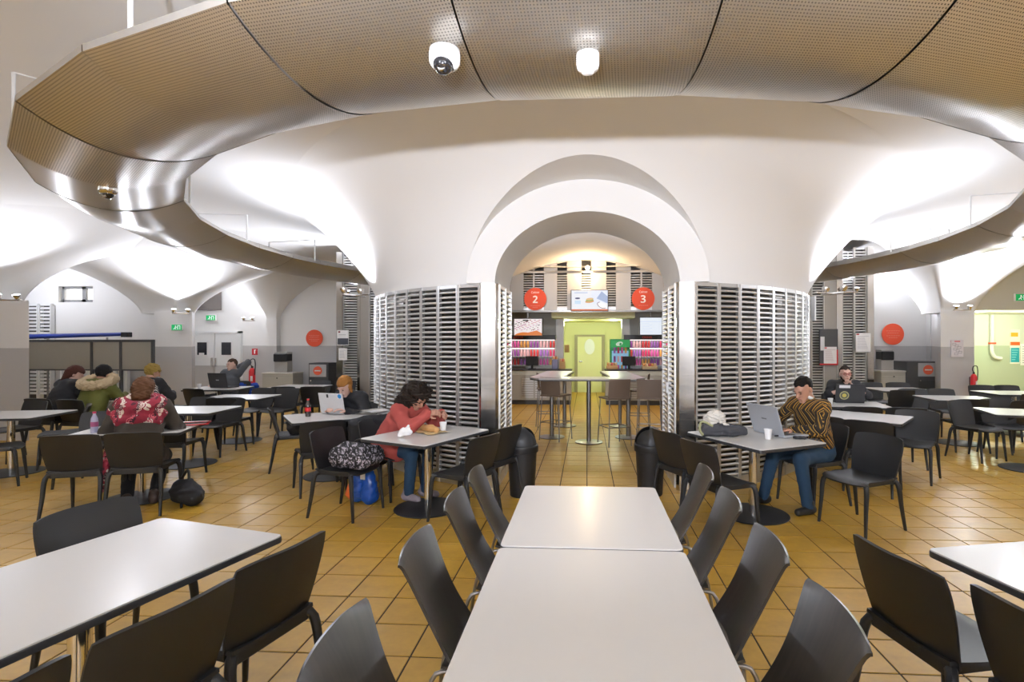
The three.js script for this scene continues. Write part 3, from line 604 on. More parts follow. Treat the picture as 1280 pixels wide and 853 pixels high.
const CH = [
  [-2.33, 2.52, 105, 'across the empty left foreground table, seat towards it'], [-1.49, 2.19, -75, 'pulled to the far corner of the left foreground table'], [-1.58, 1.70, -75, 'second from the far corner along the left foreground table'], [-1.72, 1.22, -75, 'third along the left foreground table, cut by the frame'],
  [1.49, 2.28, 77, 'at the corner of the right foreground table'], [1.66, 1.8, 77, 'second from the corner along the right foreground table'],
  [-1.14, 4.88, -64, 'back turned, facing the red-coated woman across her table'], [-1.0, 5.42, -64, 'beside the left bin at the eating woman\'s table'], [-2.3, 4.97, 103, 'holding the patterned rucksack'], [-2.12, 5.62, 115, 'carrying the red-coated woman'],
  [1.16, 4.69, 63, 'back turned, facing the man with the silver laptop'], [.98, 5.22, 63, 'between the right bin and the wool hat'], [2.32, 5.58, 245, 'carrying the man in the patterned sweater'], [2.45, 4.89, 244, 'standing free in the aisle beside the man in the patterned sweater'],
  [-2.98, 5.74, -37, 'back turned, before the pale laptop'], [-2.56, 6.02, -37, 'draped with a black coat behind the red-coated woman'], [-3.85, 6.72, 60, 'with a black bag on it at the pale laptop table'], [-3.17, 6.98, 195, 'carrying the fair-haired student'],
  [-4.8, 4.8, -18, 'empty beside the scarfed woman, back turned'], [-4.34, 4.96, -18, 'carrying the scarfed woman in the brown coat'], [-5.8, 5.85, 165, 'behind the milk bottle, facing the room'],
  [-5.0, 6.15, -9, 'behind the red folder, back turned'], [-5.42, 7.5, 187, 'facing out across the empty table behind the red folder'], [-5.9, 7.55, 187, 'beside another at the far side of the table behind the red folder'], 
  [-5.58, 7.98, -5, 'back to back with another in the left aisle'], [-5.95, 9.15, 185, 'between the man with raised arm and an empty table'], [-5.5, 9.15, 185, 'facing the left aisle below the fire extinguisher'],
  [-7.54, 10.85, 188, 'carrying the man with raised arm'], [-7.8, 9.55, 10, 'with a black coat over it before the black laptop'], [-7.15, 9.5, 10, 'before the black laptop, back turned'],
  [-5.8, 10.0, -5, 'at the table by the left cabinets, back turned'], [-5.25, 10.05, -5, 'second at the table by the left cabinets'], [-5.9, 11.2, 185, 'behind the table by the left cabinets'], [-5.35, 11.2, 185, 'behind the table by the left bin cabinet'],
  [-6.98, 6.65, 225, 'facing out beside the broad left pier'], [-8.0, 6.95, 190, 'far side of the table by the broad left pier'], [-6.82, 5.7, 50, 'near side of the table by the broad left pier'],
  [-8.24, 7.72, 5, 'carrying the woman in the black coat'], [-7.62, 7.62, 5, 'carrying the woman in the green parka'], [-7.06, 7.98, -8, 'carrying the woman with the striped scarf'],
  [3.19, 6.09, 39, 'back turned, behind the free-standing chair on the right'], [2.86, 6.45, 39, 'just behind the man in the patterned sweater'], [3.93, 6.62, 222, 'at the outer end of the table behind the sweater man'], 
  [3.68, 7.42, 12, 'below the stickered laptop, back turned'], [4.2, 7.35, 12, 'right of the one below the stickered laptop'], [4.1, 8.78, 190, 'carrying the man with glasses'],
  [5.85, 9.72, 195, 'facing the right aisle, far side of its table'], [6.4, 9.75, 185, 'next to another at the far side of the right aisle table'], [5.75, 8.45, 5, 'near side of the right aisle table'], [6.4, 8.35, -5, 'second at the near side of the right aisle table'],
  [5.5, 7.8, 160, 'set at an angle between two right-hand tables'], [6.05, 8.0, 190, 'far side of the table at the right edge'],
  [5.95, 11.25, 185, 'under the right louvre columns'], [6.5, 11.25, 185, 'before the right service cabinet'], [5.6, 10.0, -5, 'near side of the table by the right cabinets'],
  [7.75, 10.65, 185, 'under the framed notice by the green passage'], [8.22, 10.65, 185, 'before the pale green wall'], [7.4, 9.4, 0, 'near side of the table by the green passage'], [8.0, 9.4, 0, 'second at the near side of the table by the green passage'],
];
for (const [x, d, h, w] of CH) chair(x, d, h, w);

// moulded plywood chair on a steel frame
const ply = (() => {
  const back = sheet((u, v) => {
    const x = u * 2 - 1, w = .185 + .03 * Math.pow(v, 1.5) - .022 * Math.sin(v * Math.PI), r = v > .9 ? Math.pow((v - .9) / .1, 2) * .02 * Math.pow(Math.abs(x), 3) : 0;
    return [x * w, .47 + v * .40 - r, .17 + .035 * Math.sin(v * Math.PI * .9) + .12 * Math.pow(v, 2) - .03 * (1 - v) - .022 * x * x - .03 * Math.pow(1 - v, 4)];
  }, 14, 22, .011);
  const seat = sheet((u, v) => { const x = u * 2 - 1, w = .185 + .02 * Math.sin(v * 2); return [-x * w, .452 + .016 * Math.pow(1 - v, 4) - .014 * Math.sin(v * 3) + .008 * x * x - .035 * Math.pow(Math.max(0, v - .75) / .25, 2), .13 - .40 * v]; }, 14, 16, .011);
  const frame = s => tube([[.15 * s, .44, .1], [.16 * s, .43, .16], [.19 * s, .02, .22], [.19 * s, .012, .19], [.19 * s, .012, -.19], [.19 * s, .03, -.215], [.17 * s, .42, -.17], [.15 * s, .435, -.1]], .0095, 48, 8);
  const cross = merge([rod([-.15, .437, .08], [.15, .437, .08], .009), rod([-.15, .43, -.12], [.15, .43, -.12], .009)]);
  return { back, seat, frame, cross };
})();
function plyChair(x, d, heading, what) {
  const t = thing('plywood_chair', 'dark moulded plywood chair ' + what, 'chair', [x, 0, d], heading, 'plywood chairs along the middle tables');
  part(t, 'backrest', ply.back, M.wood); part(t, 'seat', ply.seat, M.wood); part(t, 'leg_frame', ply.frame(1), M.greyTube); part(t, 'leg_frame', ply.frame(-1), M.greyTube); part(t, 'cross_bar', ply.cross, M.greyTube);
}
for (const [d, w] of [[1.4, 'nearest the left foreground table\'s chairs, fourth from the left bin'], [2.07, 'on the left bin\'s side, third from that bin'], [2.68, 'on the left bin\'s side, second from that bin'], [3.2, 'on the left bin\'s side, first from that bin']]) plyChair(-.40, d, 88, w);
for (const [d, w] of [[1.62, 'on the right bin\'s side, fourth from that bin'], [2.17, 'on the right bin\'s side, third from that bin'], [2.76, 'on the right bin\'s side, second from that bin'], [3.32, 'on the right bin\'s side, first from that bin']]) plyChair(.46, d, -88, w);

// litter bins with push domes
function bin(x, d, heading, label) {
  const t = thing('litter_bin', label, 'bin', [x, 0, d], heading);
  part(t, 'body', lathe([[0, 0], [.125, 0], [.132, .01], [.158, .5], [.16, .52], [.15, .52]], 32), M.black);
  part(t, 'collar', lathe([[.158, .47], [.172, .475], [.174, .535], [.168, .55], [.15, .55]], 32), M.black);
  const hood = new THREE.SphereGeometry(.168, 32, 16, .95 + Math.PI / 2 - Math.PI / 2, Math.PI * 2 - 1.3, 0, Math.PI / 2); hood.scale(1, 1.12, 1);
  part(t, 'hood', hood, new THREE.MeshStandardMaterial({ color: lin(.014, .014, .015), roughness: .5, side: THREE.DoubleSide }), [0, .548, 0]);
  const flap = new THREE.SphereGeometry(.155, 20, 12, -.35, 1.3, 0, Math.PI / 2); part(t, 'flap', flap, new THREE.MeshStandardMaterial({ color: lin(.006, .006, .006), roughness: .7, side: THREE.DoubleSide }), [0, .545, 0]);
}
bin(-.69, 5.66, 200, 'black domed litter bin on the left of the arched opening');
bin(.69, 5.78, -24, 'black domed litter bin on the right of the arched opening, flap towards the hall');

// bar table and stools inside the opening
{
  const t = thing('bar_table', 'U-shaped high bar table on steel columns inside the opening', 'table');
  const U = [[-.78, 8.62], [.8, 8.62], [.98, 8.95], [.8, 10.95], [.28, 10.95], [.42, 9.15], [-.4, 9.15], [-.26, 10.95], [-.8, 10.95], [-.96, 8.95]];
  part(t, 'tabletop', prism(U, 1.03, 1.055, .003), M.barTop);
  part(t, 'edge_band', prism(U.map(([x, d]) => [x * .998, d]), 1.012, 1.029), M.edge);
  for (const [x, d] of [[.04, 8.72], [-.6, 9.15], [.72, 9.2], [-.43, 10.4], [.66, 10.45]]) { part(t, 'column', cyl(.036, .036, 1.0, 20), M.greyTube, [x, .515, -d]); part(t, 'foot_plate', lathe([[0, 0], [.225, 0], [.225, .014], [.05, .025], [0, .025]], 32), M.greyTube, [x, 0, -d]); }
  function stool(x, d, heading, what) {
    const s = thing('bar_stool', 'brown bar stool with square back ' + what, 'stool', [x, 0, d], heading, 'bar stools at the high table');
    part(s, 'backrest', sheet((u, v) => [(u * 2 - 1) * .19, .76 + v * .3, .17 + .03 * v - .02 * Math.pow(u * 2 - 1, 2)], 8, 8, .014), M.stool);
    part(s, 'seat', moved(rbx(.39, .03, .38, .012), 0, .755, 0), M.stool);
    for (const sx of [-1, 1]) for (const sz of [-1, 1]) part(s, 'leg', rod([sx * .17, .745, sz * .16], [sx * .2, 0, sz * .2], .009), M.greyTube);
    part(s, 'foot_ring', merge([rod([-.19, .3, -.185], [.19, .3, -.185], .008), rod([-.19, .3, .185], [.19, .3, .185], .008), rod([-.19, .3, -.185], [-.19, .3, .185], .008), rod([.19, .3, -.185], [.19, .3, .185], .008)]), M.greyTube);
  }
  stool(-.52, 8.95, 30, 'on the left side of the middle column'); stool(.45, 8.55, -25, 'on the right side of the middle column'); stool(-.75, 10.1, 80, 'at the rear left arm of the high table'); stool(.98, 9.95, -80, 'at the rear right arm of the high table'); stool(1.02, 8.6, 10, 'in front of the right louvred reveal');
}
// ------------------------------------------------------------------ people: distance fields meshed by surface nets
function nets(f, lo, hi, h) {
  const n = [0, 1, 2].map(k => Math.ceil((hi[k] - lo[k]) / h) + 1), [nx, ny, nz] = n, F = new Float32Array(nx * ny * nz);
  for (let z = 0, q = 0; z < nz; z++) for (let y = 0; y < ny; y++) for (let x = 0; x < nx; x++, q++) F[q] = f(lo[0] + x * h, lo[1] + y * h, lo[2] + z * h);
  const id = new Int32Array(F.length).fill(-1), pos = [], idx = [], st = [1, nx, nx * ny];
  for (let z = 0; z < nz - 1; z++) for (let y = 0; y < ny - 1; y++) for (let x = 0; x < nx - 1; x++) {
    const b = x + y * nx + z * nx * ny; let m = 0, sx = 0, sy = 0, sz = 0, c = 0; const v = [];
    for (let k = 0; k < 8; k++) { const w = F[b + (k & 1) + ((k >> 1) & 1) * nx + (k >> 2) * st[2]]; v.push(w); if (w < 0) m |= 1 << k; }
    if (m === 0 || m === 255) continue;
    for (let k = 0; k < 8; k++) for (const e of [1, 2, 4]) { if (k & e) continue; const a = v[k], w = v[k | e]; if ((a < 0) === (w < 0)) continue; const t = a / (a - w); sx += (k & 1) + (e === 1 ? t : 0); sy += ((k >> 1) & 1) + (e === 2 ? t : 0); sz += (k >> 2) + (e === 4 ? t : 0); c++; }
    id[b] = pos.length / 3; pos.push(lo[0] + (x + sx / c) * h, lo[1] + (y + sy / c) * h, lo[2] + (z + sz / c) * h);
  }
  for (let z = 1; z < nz - 1; z++) for (let y = 1; y < ny - 1; y++) for (let x = 1; x < nx - 1; x++) {
    const b = x + y * nx + z * nx * ny;
    for (let k = 0; k < 3; k++) {
      const a = F[b] < 0, w = F[b + st[k]] < 0; if (a === w) continue;
      const u = st[(k + 1) % 3], v = st[(k + 2) % 3], q = [id[b], id[b - u], id[b - u - v], id[b - v]];
      if (q.some(i => i < 0)) continue;
      a ? idx.push(q[0], q[1], q[2], q[0], q[2], q[3]) : idx.push(q[0], q[2], q[1], q[0], q[3], q[2]);
    }
  }
  const g = new THREE.BufferGeometry(), uv = [];
  for (let i = 0; i < pos.length; i += 3) uv.push(pos[i] + pos[i + 2], pos[i + 1]);
  g.setAttribute('position', new THREE.Float32BufferAttribute(pos, 3)); g.setAttribute('uv', new THREE.Float32BufferAttribute(uv, 2)); g.setIndex(idx); g.computeVertexNormals(); return g;
}
const cap = (a, b, ra, rb = ra) => [...a, ...b, ra, rb];
function dCap(c, x, y, z) {
  const ax = x - c[0], ay = y - c[1], az = z - c[2], bx_ = c[3] - c[0], by = c[4] - c[1], bz = c[5] - c[2], L = bx_ * bx_ + by * by + bz * bz;
  const t = L > 0 ? Math.min(1, Math.max(0, (ax * bx_ + ay * by + az * bz) / L)) : 0, dx = ax - bx_ * t, dy = ay - by * t, dz = az - bz * t;
  return Math.sqrt(dx * dx + dy * dy + dz * dz) - (c[6] + (c[7] - c[6]) * t);
}
function field(caps, k = .03, amp = 0, fq = 24) {
  return (x, y, z) => {
    let d = 9; for (const c of caps) { const e = dCap(c, x, y, z), h = Math.max(0, k - Math.abs(d - e)) / k; d = Math.min(d, e) - h * h * k * .25; }
    return amp && d < .08 ? d + amp * (Math.sin(x * fq + 3 * Math.sin(y * fq * .7)) * Math.sin(y * fq * 1.1 + 2 * Math.sin(z * fq)) + .5 * Math.sin(z * fq * 1.7 + y * fq * 2.3 + x * 9)) : d;
  };
}
function boundsOf(caps, pad) { const lo = [9, 9, 9], hi = [-9, -9, -9]; for (const c of caps) for (let k = 0; k < 3; k++) { const r = Math.max(c[6], c[7]) + pad; lo[k] = Math.min(lo[k], c[k] - r, c[k + 3] - r); hi[k] = Math.max(hi[k], c[k] + r, c[k + 3] + r); } return [lo, hi]; }
const blob = (caps, h, k, amp, fq) => nets(field(caps, k, amp, fq), ...boundsOf(caps, .03), h);
const add = (a, b, s = 1) => [a[0] + b[0] * s, a[1] + b[1] * s, a[2] + b[2] * s];
const sub = (a, b) => add(a, b, -1), dot = (a, b) => a[0] * b[0] + a[1] * b[1] + a[2] * b[2], len = a => Math.hypot(...a), nrm = a => a.map(v => v / (len(a) || 1));
const cross = (a, b) => [a[1] * b[2] - a[2] * b[1], a[2] * b[0] - a[0] * b[2], a[0] * b[1] - a[1] * b[0]];
function ik(S, W, l1, l2, hint) {
  const v = sub(W, S), D = Math.min(len(v), l1 + l2 - .005), u = nrm(v), a = (l1 * l1 - l2 * l2 + D * D) / (2 * D), hgt = Math.sqrt(Math.max(0, l1 * l1 - a * a));
  const p = nrm(sub(hint, u.map(c => c * dot(hint, u)))); return [add(add(S, u, a), p, hgt), add(S, u, D)];
}
function handCaps(W, dir, pn, thumbSide, curl) {                      // palm, four fingers and a thumb
  dir = nrm(dir); const side = nrm(cross(dir, pn)).map(v => v * thumbSide); pn = nrm(cross(cross(dir, pn), dir)).map(v => v); const c = [];
  const P = (a, s, n) => add(add(add(W, dir, a), side, s), pn, n);
  for (const s of [-.026, -.009, .009, .026]) c.push(cap(P(-.01, s * .6, 0), P(.075, s, 0), .014, .0125));
  [[.026, .95], [.009, 1.05], [-.009, 1], [-.026, .8]].forEach(([s, f], i) => {
    let q = P(.078, s, 0), a = .12; for (const [L, r] of [[.036, .0095], [.025, .009], [.02, .008]]) { a += curl; const d = add(dir.map(v => v * Math.cos(a)), pn, Math.sin(a)), e = add(q, d, L * f); c.push(cap(q, e, r, r - .0006)); q = e; }
  });
  const t0 = P(.02, .024, .006), t1 = add(t0, nrm(add(add(dir.map(v => v * .75), side, .7), pn, .35)), .04), t2 = add(t1, nrm(add(add(dir, side, .15), pn, .4)), .03);
  c.push(cap(t0, t1, .013, .011), cap(t1, t2, .0105, .009)); return c;
}
function person(o) {
  const t = thing('person', o.label, 'person', [o.x, 0, o.d], o.heading), hN = o.cell ?? .016;
  const L = o.lean ?? .2, sw = o.shoulders ?? .17, up = [0, Math.cos(L), -Math.sin(L)], pel = o.pelvis ?? [0, .56, .06];
  const spine = k => add(pel, up, k), neck = spine(.5), sh = s => add(spine(.455), [s * sw, 0, 0]);
  const hp = o.headPitch ?? .2, hy = o.headYaw ?? 0, hm = new THREE.Matrix4().makeRotationFromEuler(new THREE.Euler(-hp, -hy, o.headRoll ?? 0, 'YXZ'));
  const hc = add(add(neck, [0, Math.cos(L * .7 + hp * .25), -Math.sin(L * .7 + hp * .25)], .125), [0, 0, -.02]); hm.setPosition(...hc);
  const head = (x, y, z) => { const v = new THREE.Vector3(x, y, z).applyMatrix4(hm); return [v.x, v.y, v.z]; };
  // limbs
  const arm = s => { const W = s > 0 ? o.wr : o.wl, hint = (s > 0 ? o.er : o.el) ?? [s * .7, -.8, .3]; const [E, Wr] = ik(sh(s), W, .275, .25, hint); return { s, S: sh(s), E, W: Wr }; };
  const leg = s => { const Hp = [s * .09, pel[1] - .04, pel[2]], A = s > 0 ? o.ar ?? [.12, .09, -.42] : o.al ?? [-.12, .09, -.42]; const [K, An] = ik(Hp, A, .43, .43, [s * .15, .6, -1]); return { s, H: Hp, K, A: An }; };
  const arms = [arm(1), arm(-1)], legs = [leg(1), leg(-1)];
  // skin: one continuous body
  const torso = g => [cap(add(spine(0), [.06, 0, 0]), add(spine(.3), [.07, 0, 0]), .105 + g, .1 + g), cap(add(spine(0), [-.06, 0, 0]), add(spine(.3), [-.07, 0, 0]), .105 + g, .1 + g), cap(add(sh(1), [-.03, -.01, 0]), add(sh(-1), [.03, -.01, 0]), .068 + g, .068 + g), cap(spine(.28), spine(.43), .1 + g, .075 + g)];
  const body = [...torso(-.012), cap(neck, head(0, -.02, .02), .052, .048)];
  for (const a of arms) body.push(cap(a.S, a.E, .045, .036), cap(a.E, a.W, .036, .026));
  for (const l of legs) body.push(cap(l.H, l.K, .075, .052), cap(l.K, l.A, .05, .035));
  const geo = [blob(body, hN, .03)];
  const inv = hm.clone().invert().elements, ell = (x, y, z, c, r) => { const a = (x - c[0]) / r[0], b = (y - c[1]) / r[1], e = (z - c[2]) / r[2], q = Math.sqrt(a * a + b * b + e * e); return (q - 1) * Math.min(...r); };
  const toHead = (x, y, z) => [inv[0] * x + inv[4] * y + inv[8] * z + inv[12], inv[1] * x + inv[5] * y + inv[9] * z + inv[13], inv[2] * x + inv[6] * y + inv[10] * z + inv[14]];
  const sm = (a, b, k) => { const h = Math.max(0, k - Math.abs(a - b)) / k; return Math.min(a, b) - h * h * k * .25; };
  const faceCaps = [cap([0, .012, -.094], [0, -.022, -.112], .009, .014), cap([-.034, .026, -.083], [.034, .026, -.083], .011), cap([-.018, -.058, -.09], [.018, -.058, -.09], .0085), cap([-.012, -.098, -.072], [.012, -.098, -.072], .02), cap([0, -.06, .02], [0, -.14, .035], .05, .05)];
  const headF = (x, y, z) => {
    const [a, b, c] = toHead(x, y, z); let d = sm(ell(a, b, c, [0, .035, .012], [.076, .09, .095]), ell(a, b, c, [0, -.035, -.03], [.06, .083, .064]), .03);
    for (const q of faceCaps) d = sm(d, dCap(q, a, b, c), .018);
    for (const s of [-1, 1]) { d = sm(d, ell(a, b, c, [s * .077, -.005, .012], [.011, .032, .019]), .008); d = Math.max(d, -(Math.hypot(a - s * .031, b - .006, c + .1) - .014)); }
    return d;
  };
  const hb = [hc.map(v => v - .16), hc.map(v => v + .16)];
  geo.push(nets(headF, ...hb, .0065));
  if (!o.noHands) for (const a of arms) { const fd = nrm(sub(a.W, a.E)), dir = (a.s > 0 ? o.hr : o.hl) ?? fd, pn = (a.s > 0 ? o.pr : o.pl) ?? [0, -1, 0]; const c = handCaps(a.W, dir, pn, (a.s > 0 ? 1 : -1) * (o.thumb ?? -1), o.curl ?? .3); geo.push(blob(c, .0048, .007)); }
  const sk = part(t, 'body', mergeGeometries(geo), o.skin ?? M.skin);
  // face details
  if (o.face !== false) {
    for (const s of [-1, 1]) { const e = part(t, 'eye', new THREE.SphereGeometry(.0095, 10, 8).scale(1.25, o.eyes ?? .45, .8), std(lin(.03, .02, .015), .25)); e.applyMatrix4(hm.clone().multiply(new THREE.Matrix4().makeTranslation(s * .031, .004, -.0885))); const b = part(t, 'eyebrow', rbx(.034, .006, .008, .002), o.hairMat); b.applyMatrix4(hm.clone().multiply(new THREE.Matrix4().makeTranslation(s * .033, .03, -.0935))); }
    const m = part(t, 'lips', new THREE.SphereGeometry(.02, 12, 8).scale(1.1, .34, .35), std(lin(.4, .13, .11), .5)); m.applyMatrix4(hm.clone().multiply(new THREE.Matrix4().makeTranslation(0, -.058, -.0955)));
  }
  // clothing
  const topC = [...torso(o.bulk ?? .018)], thick = o.bulk ?? .018;
  for (const a of arms) { const cuff = o.sleeve ?? .97, We = add(a.E, sub(a.W, a.E), cuff); topC.push(cap(a.S, a.E, .058 + thick * .6, .048 + thick * .6)); if (cuff > 0) topC.push(cap(a.E, We, .047 + thick * .6, .036 + thick * .5)); }
  if (o.hem) for (const l of legs) topC.push(cap(l.H, add(l.H, sub(l.K, l.H), o.hem), .1 + thick, .095 + thick));
  if (o.collar !== false) topC.push(cap(add(neck, [-.03, -.02, .0]), add(neck, [.03, -.02, .0]), .058));
  part(t, o.topName ?? 'jacket', (o.print ? boxUV : v => v)(blob(topC, hN * .9, .035, o.wrinkle ?? .004, 26)), o.topMat, null, o.topLabel);
  const pc = []; for (const l of legs) pc.push(cap(l.H, l.K, .094, .066), cap(l.K, add(l.A, [0, -.01, 0]), .066, .052)); pc.push(cap(add(pel, [-.07, -.02, .01]), add(pel, [.07, -.02, .01]), .12));
  part(t, 'trousers', blob(pc, hN, .03, .003, 30), o.legMat);
  for (const l of legs) { const y = .045, f = [l.A[0], y, l.A[2]]; part(t, 'shoe', blob([cap(add(f, [0, .0, .05]), add(f, [l.s * .015, -.008, -.13]), .043, .036), cap(add(f, [0, .0, .02]), add(f, [0, .06, .02]), .045, .045)], .011, .02), o.shoeMat ?? M.black); }
  // hair
  if (o.hair) {
    const H = o.hair, nz = (a, b, c) => .006 * Math.sin(a * 90 + 3 * Math.sin(b * 60)) * Math.sin(b * 80 + c * 70);
    const extra = (H.caps ?? []).map(c => { const p = head(c[0], c[1], c[2]), q = head(c[3], c[4], c[5]); return [...p, ...q, c[6], c[7]]; });
    const hf = (x, y, z) => {
      const [a, b, c] = toHead(x, y, z), v = H.vol ?? 0; let d = ell(a, b, c, [0, .042, .018], [.082 + v, .096 + v, .102 + v]);
      { const pl = Math.min(-c - .012, (H.line ?? .05) - b) + .004 * Math.sin(a * 90 + b * 40), hh = Math.max(0, .03 - Math.abs(d - pl)) / .03; d = Math.max(d, pl) + hh * hh * .0075; } if (H.nape !== undefined) d = Math.max(d, H.nape - b);
      for (const q of extra) d = sm(d, dCap(q, x, y, z), .03);
      if (H.keepFace) d = Math.max(d, -ell(a, b, c, [0, -.03, -.09], [.06, .085, .07]));
      return d + nz(a, b, c) * (H.rough ?? .6);
    };
    const R2 = H.reach ?? .2; part(t, 'hair', nets(hf, hc.map(v => v - R2), hc.map(v => v + R2), .0085), o.hairMat);
  }
  return { t, head, hm, neck, arms, legs, sh, spine };
}
function boxUV(g) {                                                  // cube-mapped uv in metres for printed cloth
  g = g.toNonIndexed(); const p = g.attributes.position, n = g.attributes.normal, uv = g.attributes.uv;
  for (let i = 0; i < p.count; i += 3) { let a = 0, b = 0, c = 0; for (let k = 0; k < 3; k++) { a += Math.abs(n.getX(i + k)); b += Math.abs(n.getY(i + k)); c += Math.abs(n.getZ(i + k)); } for (let k = 0; k < 3; k++) { const x = p.getX(i + k), y = p.getY(i + k), z = p.getZ(i + k); a > b * 1.3 && a > c ? uv.setXY(i + k, z, y) : b > c * 1.5 ? uv.setXY(i + k, x, z) : uv.setXY(i + k, x, y); } }
  return g;
}
const cloth = (r, g, b, rough = .85) => std(lin(r, g, b), rough, { bumpMap: clothBump, bumpScale: .001 });
const hairM = (r, g, b) => phy(lin(r, g, b), .7, { specularIntensity: .3 });
const denim = cloth(.013, .042, .085), blackCloth = cloth(.012, .012, .014);
// woman in the red coat, eating
{
  const p = person({ x: -2.08, d: 5.6, heading: 113, label: 'woman with dark curly hair in a salmon red coat bent over her meal', lean: .62, headPitch: .75, headYaw: .1, shoulders: .155,
    wr: [.09, .92, -.54], wl: [-.1, .9, -.56], hr: [-.3, .2, -1], hl: [.35, .15, -1], pr: [-.7, -.5, 0], pl: [.7, -.5, 0], curl: .55, bulk: .032, hem: .45, topName: 'coat', topMat: cloth(.36, .062, .05), legMat: denim, skin: std(lin(.4, .2, .13), .5), hairMat: hairM(.02, .013, .009),
    ar: [.1, .09, -.3], al: [-.1, .09, -.35], shoeMat: std(lin(.3, .25, .27), .7),
    hair: { vol: .03, reach: .28, rough: 3.2, line: .055, keepFace: true, caps: [[.07, 0, .05, .11, -.13, .05, .075, .07], [-.07, 0, .05, -.11, -.13, .05, .075, .07], [0, .02, .09, 0, -.15, .1, .085, .085], [.06, .09, -.01, -.06, .09, -.01, .06, .06], [.1, -.1, .0, .09, -.18, -.01, .05, .045], [-.1, -.1, .0, -.09, -.18, -.01, .05, .045], ...Array.from({ length: 90 }, (_, k) => { const a = k * 2.399, y = 1 - 1.75 * (k + .5) / 90, r = Math.sqrt(Math.max(0, 1 - y * y)), q = [Math.cos(a) * r * (.118 + .02 * Math.sin(k * 5)), .0 + y * .13 - .02, .05 + Math.sin(a) * r * .1]; return [...q, q[0] * 1.04, q[1] - .012, q[2] * 1.02, .021 + .008 * Math.sin(k * 3), .02]; })] } });
}
// man in the patterned sweater
const sweaterTex = canvasTex(256, 256, (c, w, h) => {
  c.fillStyle = '#2a2118'; c.fillRect(0, 0, w, h); c.lineWidth = 7;
  for (let k = -4; k < 12; k++) { c.strokeStyle = k % 2 ? '#b8862c' : '#6d4e1c'; c.beginPath(); c.moveTo(k * 32, 0); c.lineTo(k * 32 + 128, 128); c.stroke(); c.strokeStyle = k % 2 ? '#94702a' : '#16120e'; c.beginPath(); c.moveTo(k * 32 + 128, 128); c.lineTo(k * 32, 256); c.stroke(); }
  c.lineWidth = 3; c.strokeStyle = '#d2a444'; for (let k = -4; k < 12; k += 2) { c.beginPath(); c.moveTo(k * 32 + 10, 0); c.lineTo(k * 32 + 138, 128); c.lineTo(k * 32 + 10, 256); c.stroke(); }
});
sweaterTex.wrapS = sweaterTex.wrapT = THREE.RepeatWrapping; sweaterTex.repeat.set(3, 2.6);
{
  const p = person({ x: 2.32, d: 5.58, heading: 247, label: 'man in a black and gold patterned sweater and jeans typing on a laptop', lean: .24, headPitch: .5, headYaw: -.12, shoulders: .19,
    wr: [.16, .785, -.34], wl: [-.1, .785, -.36], er: [.9, -.4, .4], el: [-.9, -.4, .4], hr: [-.25, -.05, -1], hl: [.25, -.05, -1], curl: .35, bulk: .02, print: true, topName: 'sweater', topMat: std(0xffffff, .9, { map: sweaterTex, bumpMap: clothBump, bumpScale: .001 }), legMat: denim, hairMat: hairM(.012, .009, .007), collar: false,
    ar: [.14, .09, -.5], al: [-.28, .09, -.34], skin: std(lin(.46, .24, .16), .5), hair: { line: .058, nape: -.06 } });
  const n = p.neck, c = std(lin(.75, .75, .73), .7);
  part(p.t, 'shirt_collar', new THREE.TorusGeometry(.062, .017, 8, 24, Math.PI * 1.7).rotateZ(-.5 * Math.PI + .47).rotateX(Math.PI / 2 + .45).translate(n[0], n[1] + .03, n[2] - .005), c, null, 'white shirt collar');
}
// man with glasses, hands before his mouth
{
  const p = person({ x: 4.1, d: 8.74, heading: 190, label: 'man with red-framed glasses and beard, hands folded before his mouth', lean: .38, headPitch: -.02, headYaw: 0, shoulders: .18,
    wr: [.055, .93, -.35], wl: [-.055, .93, -.35], er: [.9, -.6, -.3], el: [-.9, -.6, -.3], hr: [-.25, 1, -.02], hl: [.25, 1, -.02], pr: [-1, 0, 0], pl: [1, 0, 0], curl: .3, sleeve: .12, bulk: .014, topName: 'shirt', topMat: blackCloth, legMat: blackCloth, hairMat: hairM(.02, .012, .008), skin: M.skinPale, cell: .017,
    hair: { line: .06, nape: -.055, caps: [[.066, -.05, -.02, .045, -.09, -.05, .016, .016], [-.066, -.05, -.02, -.045, -.09, -.05, .016, .016], [-.04, -.1, -.06, .04, -.1, -.06, .016, .016]] } });
  const gl = []; for (const s of [-1, 1]) gl.push(new THREE.TorusGeometry(.022, .004, 6, 16).scale(1.1, .8, 1).translate(s * .031, .006, -.108), rod([s * .055, .008, -.1], [s * .08, .008, .01], .003)); gl.push(rod([-.008, .01, -.112], [.008, .01, -.112], .003));
  const g = part(p.t, 'glasses', merge(gl), std(lin(.35, .03, .03), .4), null, 'red-framed glasses'); g.applyMatrix4(p.hm);
}
// student with the pale laptop
person({ x: -3.02, d: 6.92, heading: 195, label: 'fair-haired student in a black coat bent over the pale laptop', lean: .6, headPitch: .55, headYaw: 0, shoulders: .17, wr: [.14, .78, -.42], wl: [-.12, .78, -.42], bulk: .028, topName: 'coat', topMat: blackCloth, legMat: blackCloth, hairMat: hairM(.3, .13, .03), skin: M.skinPale, cell: .018,
  hair: { vol: .006, line: .035, reach: .18, caps: [[.075, .0, .0, .07, -.07, .0, .022, .018], [-.075, 0, 0, -.07, -.07, 0, .022, .018]] } });
